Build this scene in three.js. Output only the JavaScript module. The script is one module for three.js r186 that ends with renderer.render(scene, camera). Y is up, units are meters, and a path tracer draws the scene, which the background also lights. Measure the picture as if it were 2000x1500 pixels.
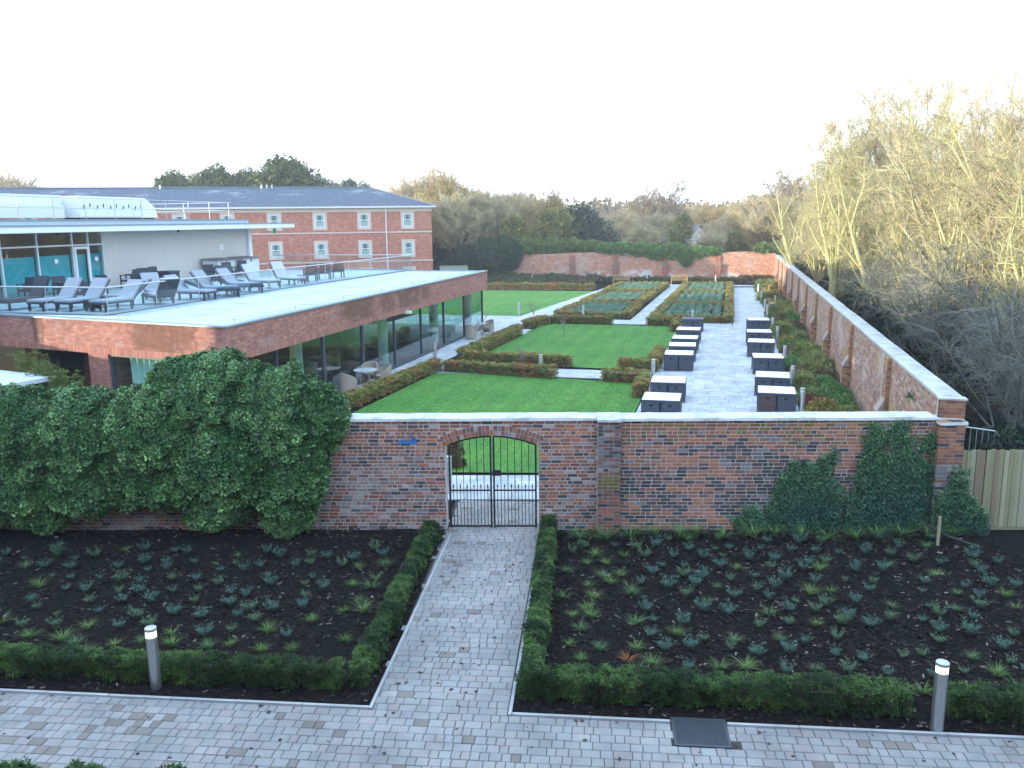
import * as THREE from 'three';
import { mergeGeometries } from 'three/addons/utils/BufferGeometryUtils.js';

// ---------------------------------------------------------------- camera, sky, sun, exposure
const scene = new THREE.Scene();
const camera = new THREE.PerspectiveCamera(49.14, 4 / 3, 0.1, 3000);
camera.position.set(0, 6.6, 0);
camera.rotation.order = 'YXZ';
const RAD = Math.PI / 180;
camera.rotation.set(-11.0065 * RAD, 14.554 * RAD, -0.67 * RAD);
const renderer = new THREE.WebGLRenderer({ antialias: true });
renderer.toneMapping = THREE.LinearToneMapping;
renderer.toneMappingExposure = 1.72;
renderer.shadowMap.enabled = true;
const SUN = new THREE.Vector3(-0.906 * Math.cos(5.8 * RAD), Math.sin(5.8 * RAD), 0.423 * Math.cos(5.8 * RAD)); // towards the sun
{
  const w = 256, h = 128, d = new Float32Array(w * h * 4), v = new THREE.Vector3();
  for (let j = 0; j < h; j++) for (let i = 0; i < w; i++) {
    const el = ((j + 0.5) / h - 0.5) * Math.PI, az = ((i + 0.5) / w) * Math.PI * 2 - Math.PI;
    v.set(Math.cos(az) * Math.cos(el), Math.sin(el), Math.sin(az) * Math.cos(el));
    const t = Math.pow(Math.max(0, Math.sin(el)), 0.55), s = Math.max(0, v.dot(SUN)), glow = Math.pow(s, 6) * 0.5;
    const k = (j * w + i) * 4;
    d[k] = 1.42 * (1 - t) + 0.78 * t + glow * 1.1;
    d[k + 1] = 1.52 * (1 - t) + 1.16 * t + glow * 0.8;
    d[k + 2] = 1.62 * (1 - t) + 1.7 * t + glow * 0.45;
    d[k + 3] = 1;
  }
  const sky = new THREE.DataTexture(d, w, h, THREE.RGBAFormat, THREE.FloatType);
  sky.mapping = THREE.EquirectangularReflectionMapping; sky.magFilter = THREE.LinearFilter; sky.needsUpdate = true;
  scene.background = sky; scene.environment = sky;
}
const sun = new THREE.DirectionalLight(new THREE.Color(1, 0.86, 0.6), 5);
sun.position.copy(SUN).multiplyScalar(200).add(new THREE.Vector3(-10, 0, -60)); sun.target.position.set(-10, 0, -60);
sun.castShadow = true; sun.shadow.mapSize.set(4096, 4096);
Object.assign(sun.shadow.camera, { left: -160, right: 160, top: 80, bottom: -80, near: 1, far: 500 });
scene.add(sun, sun.target);

// ---------------------------------------------------------------- helpers
function rng(seed) { let a = seed >>> 0; return () => { a = (a + 0x6d2b79f5) | 0; let t = Math.imul(a ^ (a >>> 15), 1 | a); t = (t + Math.imul(t ^ (t >>> 7), 61 | t)) ^ t; return ((t ^ (t >>> 14)) >>> 0) / 4294967296; }; }
const lerp = (a, b, t) => a + (b - a) * t, clamp = (x, a, b) => Math.min(b, Math.max(a, x)), smooth = (a, b, x) => { const t = clamp((x - a) / (b - a), 0, 1); return t * t * (3 - 2 * t); };
const mix3 = (a, b, t) => [lerp(a[0], b[0], t), lerp(a[1], b[1], t), lerp(a[2], b[2], t)];
const V = (x, y, z) => new THREE.Vector3(x, y, z);
// value noise on a lattice that wraps after (px, py) cells
const hashv = (x, y, s) => { let h = Math.imul(x, 374761393) + Math.imul(y, 668265263) + Math.imul(s, 974711); h = Math.imul(h ^ (h >>> 13), 1274126177); return ((h ^ (h >>> 16)) >>> 0) / 4294967296; };
function vnoise(x, y, px, py, s) {
  const xi = Math.floor(x), yi = Math.floor(y), fx = x - xi, fy = y - yi, u = fx * fx * (3 - 2 * fx), v = fy * fy * (3 - 2 * fy);
  const m = (a, p) => ((a % p) + p) % p, x0 = m(xi, px), x1 = m(xi + 1, px), y0 = m(yi, py), y1 = m(yi + 1, py);
  return lerp(lerp(hashv(x0, y0, s), hashv(x1, y0, s), u), lerp(hashv(x0, y1, s), hashv(x1, y1, s), u), v);
}
function fbm(u, v, base, oct, s, by = base) { let a = 0, w = 0.5, t = 0, px = base, py = by; for (let i = 0; i < oct; i++) { a += w * vnoise(u * px, v * py, px, py, s + i); t += w; w *= 0.55; px *= 2; py *= 2; } return a / t; }
const noise2 = (x, z, s = 1) => { let a = 0, w = 0.5, t = 0; for (let i = 0; i < 3; i++) { a += w * vnoise(x, z, 4096, 4096, s + i); t += w; w *= 0.5; x *= 2; z *= 2; } return a / t; };
const srgb = (c) => (c <= 0.0031308 ? c * 12.92 : 1.055 * Math.pow(c, 1 / 2.4) - 0.055);
// colour map from linear colours; tile = metres per repeat
function colTex(w, h, fn, tx = 1, ty = tx) {
  const d = new Uint8Array(w * h * 4);
  for (let j = 0; j < h; j++) for (let i = 0; i < w; i++) { const c = fn((i + 0.5) / w, (j + 0.5) / h, i, j), k = (j * w + i) * 4; for (let q = 0; q < 3; q++) d[k + q] = clamp(Math.round(srgb(Math.max(0, c[q])) * 255), 0, 255); d[k + 3] = c.length > 3 ? clamp(Math.round(c[3] * 255), 0, 255) : 255; }
  return finish(new THREE.DataTexture(d, w, h), tx, ty, true);
}
function valTex(w, h, fn, tx = 1, ty = tx) {
  const d = new Uint8Array(w * h * 4);
  for (let j = 0; j < h; j++) for (let i = 0; i < w; i++) { const c = clamp(Math.round(fn((i + 0.5) / w, (j + 0.5) / h, i, j) * 255), 0, 255), k = (j * w + i) * 4; d[k] = d[k + 1] = d[k + 2] = c; d[k + 3] = 255; }
  return finish(new THREE.DataTexture(d, w, h), tx, ty, false);
}
function finish(t, tx, ty, col) { t.wrapS = t.wrapT = THREE.RepeatWrapping; t.magFilter = THREE.LinearFilter; t.minFilter = THREE.LinearMipmapLinearFilter; t.generateMipmaps = true; if (col) t.colorSpace = THREE.SRGBColorSpace; t.repeat.set(1 / tx, 1 / ty); t.needsUpdate = true; return t; }
const lin = (r, g, b) => new THREE.Color().setRGB(r, g, b);
function mat(r, g, b, rough = 0.8, extra = {}) { return new THREE.MeshStandardMaterial({ color: lin(r, g, b), roughness: rough, side: THREE.DoubleSide, ...extra }); }

// geometry builder: flat-shaded pieces with uv in metres and optional vertex colours
class GB {
  constructor(useC = false) { this.p = []; this.n = []; this.u = []; this.c = useC ? [] : null; this.m = null; this.col = [1, 1, 1]; }
  v(a, n, uv) { this.p.push(a[0], a[1], a[2]); this.n.push(n[0], n[1], n[2]); this.u.push(uv[0], uv[1]); if (this.c) this.c.push(this.col[0], this.col[1], this.col[2]); }
  tri(a, b, c, ua, ub, uc) {
    const e = [b[0] - a[0], b[1] - a[1], b[2] - a[2]], f = [c[0] - a[0], c[1] - a[1], c[2] - a[2]];
    let n = [e[1] * f[2] - e[2] * f[1], e[2] * f[0] - e[0] * f[2], e[0] * f[1] - e[1] * f[0]]; const l = Math.hypot(...n) || 1; n = [n[0] / l, n[1] / l, n[2] / l];
    const ax = Math.abs(n[0]), ay = Math.abs(n[1]), az = Math.abs(n[2]);
    const uv = (q) => (ay >= ax && ay >= az ? [q[0], q[2]] : ax > az ? [q[2], q[1]] : [q[0], q[1]]);
    this.v(a, n, ua || uv(a)); this.v(b, n, ub || uv(b)); this.v(c, n, uc || uv(c)); return this;
  }
  quad(a, b, c, d, ua, ub, uc, ud) { this.tri(a, b, c, ua, ub, uc); this.tri(a, c, d, ua, uc, ud); return this; }
  // box, optionally turned by ry about its centre; skip lists faces left out
  box(x0, y0, z0, x1, y1, z1, ry = 0, skip = '') {
    const cx = (x0 + x1) / 2, cz = (z0 + z1) / 2, c = Math.cos(ry), s = Math.sin(ry);
    const P = (x, y, z) => { if (!ry) return [x, y, z]; const dx = x - cx, dz = z - cz; return [cx + dx * c + dz * s, y, cz - dx * s + dz * c]; };
    const q = (a, b, cc, d) => this.quad(a, b, cc, d);
    if (!skip.includes('f')) q(P(x0, y0, z1), P(x1, y0, z1), P(x1, y1, z1), P(x0, y1, z1));
    if (!skip.includes('b')) q(P(x1, y0, z0), P(x0, y0, z0), P(x0, y1, z0), P(x1, y1, z0));
    if (!skip.includes('r')) q(P(x1, y0, z1), P(x1, y0, z0), P(x1, y1, z0), P(x1, y1, z1));
    if (!skip.includes('l')) q(P(x0, y0, z0), P(x0, y0, z1), P(x0, y1, z1), P(x0, y1, z0));
    if (!skip.includes('t')) q(P(x0, y1, z1), P(x1, y1, z1), P(x1, y1, z0), P(x0, y1, z0));
    if (!skip.includes('d')) q(P(x0, y0, z0), P(x1, y0, z0), P(x1, y0, z1), P(x0, y0, z1));
    return this;
  }
  // box with a bevelled top edge (pavers, slabs)
  slab(x0, y0, z0, x1, y1, z1, b = 0.008) {
    const i = [[x0 + b, y1, z1 - b], [x1 - b, y1, z1 - b], [x1 - b, y1, z0 + b], [x0 + b, y1, z0 + b]], o = [[x0, y1 - b, z1], [x1, y1 - b, z1], [x1, y1 - b, z0], [x0, y1 - b, z0]], d = o.map((q) => [q[0], y0, q[2]]);
    this.quad(...i); for (let k = 0; k < 4; k++) { const n = (k + 1) % 4; this.quad(o[k], o[n], i[n], i[k]); this.quad(d[k], d[n], o[n], o[k]); } return this;
  }
  // tapered rod between two points, smooth sides
  rod(a, b, r0, r1 = r0, sides = 6, caps = false) {
    const d = [b[0] - a[0], b[1] - a[1], b[2] - a[2]], L = Math.hypot(...d) || 1e-6, w = d.map((x) => x / L), h = Math.abs(w[1]) < 0.9 ? [0, 1, 0] : [1, 0, 0];
    let s = [w[1] * h[2] - w[2] * h[1], w[2] * h[0] - w[0] * h[2], w[0] * h[1] - w[1] * h[0]]; const sl = Math.hypot(...s); s = s.map((x) => x / sl);
    const t = [w[1] * s[2] - w[2] * s[1], w[2] * s[0] - w[0] * s[2], w[0] * s[1] - w[1] * s[0]];
    for (let k = 0; k < sides; k++) {
      const A = (k / sides) * Math.PI * 2, B = ((k + 1) / sides) * Math.PI * 2, nA = s.map((x, i) => x * Math.cos(A) + t[i] * Math.sin(A)), nB = s.map((x, i) => x * Math.cos(B) + t[i] * Math.sin(B));
      const pt = (o, n, r) => [o[0] + n[0] * r, o[1] + n[1] * r, o[2] + n[2] * r], a0 = pt(a, nA, r0), a1 = pt(a, nB, r0), b0 = pt(b, nA, r1), b1 = pt(b, nB, r1), u0 = k / sides, u1 = (k + 1) / sides;
      this.v(a0, nA, [u0, 0]); this.v(a1, nB, [u1, 0]); this.v(b1, nB, [u1, L]);
      if (r1 > 1e-5) { this.v(a0, nA, [u0, 0]); this.v(b1, nB, [u1, L]); this.v(b0, nA, [u0, L]); }
      if (caps) { this.tri(b, b0, b1); this.tri(a, a1, a0); }
    }
    return this;
  }
  build() {
    const g = new THREE.BufferGeometry(); g.setAttribute('position', new THREE.Float32BufferAttribute(this.p, 3)); g.setAttribute('normal', new THREE.Float32BufferAttribute(this.n, 3)); g.setAttribute('uv', new THREE.Float32BufferAttribute(this.u, 2));
    if (this.c) g.setAttribute('color', new THREE.Float32BufferAttribute(this.c, 3)); return g;
  }
}
const bx = (...a) => new GB().box(...a).build();
const used = {};
function num(n) { used[n] = (used[n] || 0) + 1; return used[n] === 1 ? n : n + '_' + String(used[n] - 1).padStart(3, '0'); }
function tag(o, label, category, group, kind) { if (label) o.userData.label = label; if (category) o.userData.category = category; if (group) o.userData.group = group; if (kind) o.userData.kind = kind; return o; }
function thing(name, label, category, group, pos = [0, 0, 0], ry = 0) { const o = new THREE.Group(); o.name = num(name); o.position.set(...pos); o.rotation.y = ry; scene.add(o); return tag(o, label, category, group); }
function part(parent, name, geo, m, kind) { const o = new THREE.Mesh(geo, m); o.name = name; o.castShadow = o.receiveShadow = true; parent.add(o); if (kind) o.userData.kind = kind; return o; }
function single(name, label, category, group, geo, m) { const o = part(scene, num(name), geo, m); return tag(o, label, category, group); }
function struct(name, geo, m) { const o = part(scene, num(name), geo, m); o.userData.kind = 'structure'; return o; }
function structGroup(name, pos = [0, 0, 0], ry = 0) { const o = new THREE.Group(); o.name = num(name); o.position.set(...pos); o.rotation.y = ry; o.userData.kind = 'structure'; scene.add(o); return o; }
const MX = new THREE.Matrix4(), QT = new THREE.Quaternion(), EU = new THREE.Euler(), SC = new THREE.Vector3(), PS = new THREE.Vector3();
// list entries: [x,y,z, rx,ry,rz, scale or [sx,sy,sz], [r,g,b]]
function inst(parent, name, geo, m, list, kind = 'stuff') {
  const o = new THREE.InstancedMesh(geo, m, list.length); o.name = name; const c = new THREE.Color();
  list.forEach((e, i) => { PS.set(e[0], e[1], e[2]); QT.setFromEuler(EU.set(e[3], e[4], e[5])); Array.isArray(e[6]) ? SC.set(...e[6]) : SC.setScalar(e[6]); o.setMatrixAt(i, MX.compose(PS, QT, SC)); if (e[7]) o.setColorAt(i, c.setRGB(...e[7])); });
  o.castShadow = o.receiveShadow = true; if (kind) o.userData.kind = kind; parent.add(o); return o;
}
function copy(o, label, pos, ry = 0, scale) { const r = o.clone(); r.name = num(o.name.replace(/_\d\d\d$/, '')); r.userData = { ...o.userData }; if (label) r.userData.label = label; r.position.set(...pos); r.rotation.y = ry; if (scale) Array.isArray(scale) ? r.scale.set(...scale) : r.scale.setScalar(scale); scene.add(r); return r; }
// flat polygon sheet at height y, uv in metres
function sheet(pts, y) {
  const s = new THREE.Shape(pts.map(([x, z]) => new THREE.Vector2(x, -z))), g = new THREE.ShapeGeometry(s).toNonIndexed(); g.rotateX(-Math.PI / 2); g.translate(0, y, 0);
  const p = g.attributes.position, u = g.attributes.uv; for (let i = 0; i < p.count; i++) u.setXY(i, p.getX(i), p.getZ(i)); return g;
}
const ordn = (n) => n + (n % 100 > 10 && n % 100 < 14 ? 'th' : ['th', 'st', 'nd', 'rd', 'th', 'th', 'th', 'th', 'th', 'th'][n % 10]);
const ord = ['first', 'second', 'third', 'fourth', 'fifth', 'sixth', 'seventh', 'eighth', 'ninth', 'tenth', 'eleventh', 'twelfth', 'thirteenth', 'fourteenth'];

// ---------------------------------------------------------------- shared textures and materials
const T = {};
T.fine = colTex(256, 256, (u, v) => { const n = 0.72 + 0.5 * fbm(u, v, 16, 4, 3); return [n, n, n]; }, 0.5);
T.fineB = valTex(256, 256, (u, v) => fbm(u, v, 24, 4, 5), 0.5);
T.rough = colTex(512, 512, (u, v) => { const n = 0.6 + 0.55 * fbm(u, v, 8, 6, 9) + 0.25 * (fbm(u, v, 3, 3, 40) - 0.5); return [n, n, n]; }, 3);
T.lawn = colTex(512, 512, (u, v) => {
  const a = fbm(u, v, 5, 4, 21), b = fbm(u, v, 60, 3, 22), c = fbm(u, v, 120, 2, 23, 40);
  let k = mix3([0.042, 0.19, 0.018], [0.075, 0.222, 0.022], smooth(0.3, 0.7, a)); k = mix3(k, [0.13, 0.215, 0.035], smooth(0.5, 0.8, b) * 0.6); const w = 0.94 + 0.12 * smooth(-0.3, 0.3, Math.sin((u * 7 + 0.25 * a) * 6.283)); const m = (0.66 + 0.6 * c) * w; return [k[0] * m, k[1] * m, k[2] * m];
}, 7);
T.lawnB = valTex(256, 256, (u, v) => fbm(u, v, 64, 3, 31), 2);
T.soil = colTex(512, 512, (u, v) => { const a = fbm(u, v, 40, 4, 51), b = fbm(u, v, 6, 3, 52); const k = 0.5 + 1.0 * a; return [0.0125 * k, 0.0095 * k * lerp(0.9, 1.1, b), 0.0085 * k]; }, 2.5);
T.soilB = valTex(256, 256, (u, v) => fbm(u, v, 24, 5, 55), 1.2);
T.wood = colTex(256, 512, (u, v) => { const a = fbm(u, v, 40, 3, 61, 3), b = fbm(u, v, 4, 3, 62); const k = 0.7 + 0.5 * a + 0.15 * b; return [k, k, k]; }, 0.4, 1.6);
T.bark = colTex(256, 256, (u, v) => { const a = fbm(u, v, 8, 4, 71, 20); const k = 0.55 + 0.8 * a; return [k, k, k]; }, 1, 1);
const M = {
  lawn: new THREE.MeshStandardMaterial({ map: T.lawn, bumpMap: T.lawnB, bumpScale: 0.02, roughness: 0.95 }),
  soil: new THREE.MeshPhysicalMaterial({ map: T.soil, bumpMap: T.soilB, bumpScale: 0.03, roughness: 1, specularIntensity: 0.15 }),
  steel: mat(0.46, 0.48, 0.5, 0.34, { metalness: 0.85 }),
  postSteel: mat(0.56, 0.58, 0.6, 0.38, { metalness: 0.55 }),
  galv: mat(0.5, 0.53, 0.56, 0.45, { metalness: 0.7 }),
  darkSteel: mat(0.02, 0.022, 0.026, 0.45, { metalness: 0.3 }),
  black: mat(0.012, 0.013, 0.016, 0.5),
  frameGrey: mat(0.055, 0.07, 0.09, 0.45),
  white: mat(0.74, 0.75, 0.76, 0.55), offWhite: mat(0.62, 0.62, 0.6, 0.6),
  glass: new THREE.MeshPhysicalMaterial({ color: lin(0.72, 0.93, 0.9), transmission: 1, thickness: 0, roughness: 0.02, ior: 1.52, side: THREE.DoubleSide }),
  glassDark: new THREE.MeshPhysicalMaterial({ color: lin(0.48, 0.68, 0.63), transmission: 1, thickness: 0, roughness: 0.012, ior: 2.1, side: THREE.DoubleSide }),
  leaf: new THREE.MeshPhysicalMaterial({ roughness: 0.6, specularIntensity: 0.4, side: THREE.DoubleSide }), twig: mat(1, 1, 1, 0.9), stemDark: mat(0.1, 0.085, 0.055, 1),
};
M.lawn.side = M.soil.side = THREE.DoubleSide;

// ---------------------------------------------------------------- ground and the hotel behind the camera
{
  const g = sheet([[-700, 300], [700, 300], [700, -1000], [-700, -1000]], -0.08);
  struct('ground', g, new THREE.MeshStandardMaterial({ roughness: 1, side: THREE.DoubleSide, map: colTex(512, 512, (u, v) => { const a = fbm(u, v, 6, 5, 81), b = fbm(u, v, 40, 3, 82); const k = mix3([0.06, 0.085, 0.03], [0.11, 0.09, 0.05], smooth(0.35, 0.65, a)); return k.map((x) => x * (0.7 + 0.6 * b)); }, 40) }));
  struct('woodland_floor', sheet([[4.95, -12], [5, -93], [40, -110], [60, -60], [40, -12]], -0.06), new THREE.MeshStandardMaterial({ roughness: 1, side: THREE.DoubleSide, map: colTex(512, 512, (u, v) => { const a = fbm(u, v, 24, 4, 85), b = fbm(u, v, 4, 3, 86); return mix3([0.03, 0.024, 0.017], [0.09, 0.06, 0.035], smooth(0.35, 0.75, a)).map((x) => x * (0.6 + 0.7 * b)); }, 5) }));
}
const TP = 8.8 * RAD, FPc = Math.cos(TP), FPs = Math.sin(TP);          // paving frame: x along the paving edge, d away from the camera
const fpW = (x, d) => [-4.57 + x * FPc - d * FPs, -9.75 - x * FPs - d * FPc];
{
  // the hotel wing that the photograph is taken from, and the wing that shades the forecourt from the left
  const hotel = thing('hotel_building', 'red brick hotel wings standing behind the viewpoint with rows of white windows', 'building', null, [0, 0, 1.6], TP);
  const hb = mat(0.25, 0.105, 0.075, 0.9, { map: T.rough });
  part(hotel, 'wall', new GB().box(-46, -0.1, 0, 34, 8.6, 12).build(), hb);
  part(hotel, 'side_wing_wall', new GB().box(-46, -0.1, -16, -33, 9.4, -0.01).build(), hb);
  part(hotel, 'roof', new GB().quad([-46.5, 8.6, -0.5], [34.5, 8.6, -0.5], [30, 11.2, 6], [-42, 11.2, 6]).quad([34.5, 8.6, 12.5], [-46.5, 8.6, 12.5], [-42, 11.2, 6], [30, 11.2, 6]).build(), mat(0.07, 0.08, 0.1, 0.8));
  for (let f = 0; f < 3; f++) for (let i = -10; i < 8; i++) { const x = i * 3.6 + 1, y = 0.9 + f * 2.75; if (f == 1 && i == 0) continue; const w = part(hotel, 'window', bx(x - 0.6, y, -0.02, x + 0.6, y + 1.4, 0.02), M.white); part(w, 'pane', bx(x - 0.5, y + 0.1, -0.035, x + 0.5, y + 1.3, -0.025), mat(0.03, 0.04, 0.05, 0.1)); }
}

// ---------------------------------------------------------------- block paving: forecourt and path to the gate
{
  const R = rng(11), O = fpW(0, 0), pav = structGroup('paving', [O[0], 0, O[1]], TP);   // local x along the edge, local z = -d
  part(pav, 'sand_bed', new GB().quad([-9, -0.012, 5.2], [14, -0.012, 5.2], [14, -0.012, 0.06], [-9, -0.012, 0.06]).quad([0, -0.012, 0.05], [1.9, -0.012, 0.05], [1.9, -0.012, -9.0], [-0.3, -0.012, -9.0]).build(), mat(0.05, 0.046, 0.04, 1, { map: T.fine }));
  const pal = [[0.325, 0.32, 0.315], [0.345, 0.335, 0.325], [0.3, 0.3, 0.3], [0.355, 0.315, 0.3], [0.33, 0.3, 0.285], [0.31, 0.32, 0.315], [0.36, 0.35, 0.335], [0.21, 0.18, 0.15], [0.335, 0.325, 0.29]];
  pal.forEach((c, i) => { pal[i] = mix3(c, [0.325, 0.317, 0.308], i === 7 ? 0.15 : 0.35).map((v, q) => v * [0.9, 0.88, 0.865][q]); });
  const mats = pal.map((c) => mat(c[0], c[1], c[2], 0.82, { map: T.rough, bumpMap: T.fineB, bumpScale: 0.003 }));
  const list = [], L = [0.24, 0.16, 0.12, 0.2], rowW = 0.164;
  const run = (x0, x1, z) => {
    let x = x0 - R() * 0.2;
    while (x < x1) {
      let l = L[Math.floor(R() * 3.4)]; if (x + l > x1 - 0.05) l = x1 - x; if (l < 0.05) break;
      const a = Math.max(x, x0); const cx = a + l / 2, dd = -z;
      const hole = cx > 4.06 && cx < 4.8 && z > -0.04 && z < 0.52;
      const dark = R() < (cx < -0.5 && z > 0.2 ? 0.1 : 0.018);
      if (!hole) list.push([a, z, Math.min(x + l, x1) - a, rowW, dark ? 7 : Math.floor(R() * 6.99 + (R() < 0.05 ? 2 : 0)) % 9, (R() - 0.5) * 0.006]);
      x += l;
    }
  };
  for (let k = 0; k < 31; k++) run(-8.6, 13.2, 0.06 + k * rowW);
  for (let k = 0; k < 54; k++) { const z = 0.06 - (k + 1) * rowW; run(k * -0.0038 + 0.0, 1.87 - k * 0.0005, z); }
  // what the lens sees of a piece, roughly, so that the largest ones become parts of their own
  const seen = (p) => { const x = p[0] + p[2] / 2, w = fpW(x, -(p[1] + rowW / 2)); const d = Math.hypot(w[0], w[1]); const ang = Math.atan2(-w[0], -w[1]) / RAD; return ang > -18 && ang < 46 && d > 7.3 ? (p[2] * p[3]) / Math.pow(d * d + 43, 1.5) : 0; };
  list.forEach((p) => (p.s = seen(p))); const order = [...list].sort((a, b) => b.s - a.s), big = new Set(order.slice(0, 300));
  const rest = new GB(true);
  for (const p of list) {
    const g = 0.0035, x0 = p[0] + g, x1 = p[0] + p[2] - g, z0 = p[1] + g, z1 = p[1] + p[3] - g, y = p[5];
    if (big.has(p)) { part(pav, 'paver', new GB().slab(x0, -0.06, z0, x1, y, z1, 0.007).build(), mats[p[4]]); }
    else { const k = (0.94 + R() * 0.12) * (0.86 + 0.28 * noise2(p[0] * 0.7, p[1] * 0.7, 71)); rest.col = pal[p[4]].map((c) => c * k); rest.slab(x0, -0.06, z0, x1, y, z1, 0.007); }
  }
  part(pav, 'pavers', rest.build(), new THREE.MeshStandardMaterial({ vertexColors: true, map: T.rough, bumpMap: T.fineB, bumpScale: 0.003, roughness: 0.82, side: THREE.DoubleSide }), 'stuff');
  const em = mat(0.43, 0.44, 0.44, 0.85, { map: T.rough });
  // pale concrete edging strips
  const edge = (x0, z0, x1, z1) => { const n = Math.round(Math.max(x1 - x0, z1 - z0) / 0.9); for (let i = 0; i < n; i++) { const t0 = i / n, t1 = (i + 1) / n, o = (R() - 0.5) * 0.014; if (x1 - x0 > z1 - z0) part(pav, 'edging_strip', bx(lerp(x0, x1, t0) + 0.004, -0.08, z0 + o, lerp(x0, x1, t1) - 0.004, 0.022 + o, z1 + o), em); else part(pav, 'edging_strip', bx(x0 + o, -0.08, lerp(z0, z1, t0) + 0.004, x1 + o, 0.022 + o, lerp(z0, z1, t1) - 0.004), em); } };
  edge(-8.6, 0.005, -0.055, 0.052); edge(1.935, 0.005, 4.06, 0.052); edge(4.8, 0.005, 13.2, 0.052);
  edge(-0.055, -6.5, -0.01, 0.052); edge(1.885, -6.9, 1.93, 0.052);
  // manhole cover
  const mc = thing('manhole_cover', 'square dark ribbed metal manhole cover let into the paving edge', 'manhole cover', null, [...(() => { const w = fpW(4.43, -0.24); return [w[0], 0, w[1]]; })()], TP);
  part(mc, 'frame', new GB().box(-0.36, -0.03, -0.31, 0.36, 0.012, -0.275).box(-0.36, -0.03, 0.275, 0.36, 0.012, 0.31).box(-0.36, -0.03, -0.274, -0.325, 0.012, 0.274).box(0.325, -0.03, -0.274, 0.36, 0.012, 0.274).build(), mat(0.07, 0.08, 0.09, 0.6, { metalness: 0.4 }));
  const cv = part(mc, 'cover', bx(-0.322, -0.03, -0.272, 0.322, 0.008, 0.272), mat(0.055, 0.065, 0.075, 0.7, { metalness: 0.3, map: T.rough }));
  const rb = new GB(); for (let i = -7; i <= 7; i++) for (let j = -6; j <= 6; j++) rb.box(i * 0.041 - 0.016, 0.008, j * 0.04 - 0.004, i * 0.041 + 0.016, 0.013, j * 0.04 + 0.004, ((i + j) & 1 ? 1 : -1) * 0.78); part(cv, 'tread_bars', rb.build(), mat(0.06, 0.07, 0.08, 0.6, { metalness: 0.4 }), 'stuff');
}

// ---------------------------------------------------------------- bark mulch beds
{
  const bed = (x0, x1, lean) => { const g = new GB(), H = (x, d) => -0.016 + 0.055 * (noise2(x * 2.1, d * 2.1, 61) - 0.5) * smooth(0.02, 0.5, d) * smooth(x0, x0 + 0.2, x) * smooth(x1, x1 - 0.2, x), P = (x, d) => { const w = fpW(x + lean * d, d); return [w[0], H(x, d), w[1]]; }, n = Math.round((x1 - x0) / 0.17); for (let i = 0; i < n; i++) for (let j = 0; j < 52; j++) { const a = lerp(x0, x1, i / n), b = lerp(x0, x1, (i + 1) / n), c = 0.02 + j * 0.17, e = c + 0.17; g.quad(P(a, c), P(b, c), P(b, e), P(a, e)); } struct('mulch_bed', g.build(), M.soil); };
  bed(-13, -0.045, -0.006); bed(1.925, 15, 0);
  const R = rng(17), chip = new GB().box(-0.5, -0.15, -0.2, 0.5, 0.15, 0.2).build(), list = [];
  for (let i = 0; i < 34000; i++) {
    const left = R() < 0.4, x = left ? -9 + R() * 8.9 : 2.0 + R() * 9.4, d = 0.07 + R() * (left ? 8 : 7.3), w = fpW(x, d), l = 0.025 + R() * R() * 0.085, pale = R(), b = pale > 0.955 ? 0.1 + R() * 0.15 : pale > 0.82 ? 0.045 : 0.006 + R() * 0.014;
    list.push([w[0], -0.01 + 0.055 * (noise2((left ? x + 0.006 * d : x) * 2.1, d * 2.1, 61) - 0.5) * smooth(0.02, 0.5, d) + R() * 0.018, w[1], (R() - 0.5) * 0.7, R() * 6.28, (R() - 0.5) * 0.7, [l, l * (0.3 + R() * 0.3), l * (0.5 + R() * 0.7)], [b * 1.15, b * 0.86, b * 0.72]]);
  }
  // dry leaves blown against the foot of the wall, left
  for (let i = 0; i < 700; i++) { const x = -8.5 + R() * 7, d = 6.0 + R() * 1.3 - x * 0.01, w = fpW(x, d), l = 0.03 + R() * 0.035, b = 0.08 + R() * 0.12; list.push([w[0], 0.005 + R() * 0.02, w[1], (R() - 0.5), R() * 6.28, (R() - 0.5), [l, 0.006, l], [b, b * 0.62, b * 0.3]]); }
  tag(inst(scene, 'bark_mulch', chip, new THREE.MeshPhysicalMaterial({ roughness: 0.95, specularIntensity: 0.2, side: THREE.DoubleSide }), list), 'dark bark chippings and dry leaves covering both planting beds', 'mulch');
}

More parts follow.
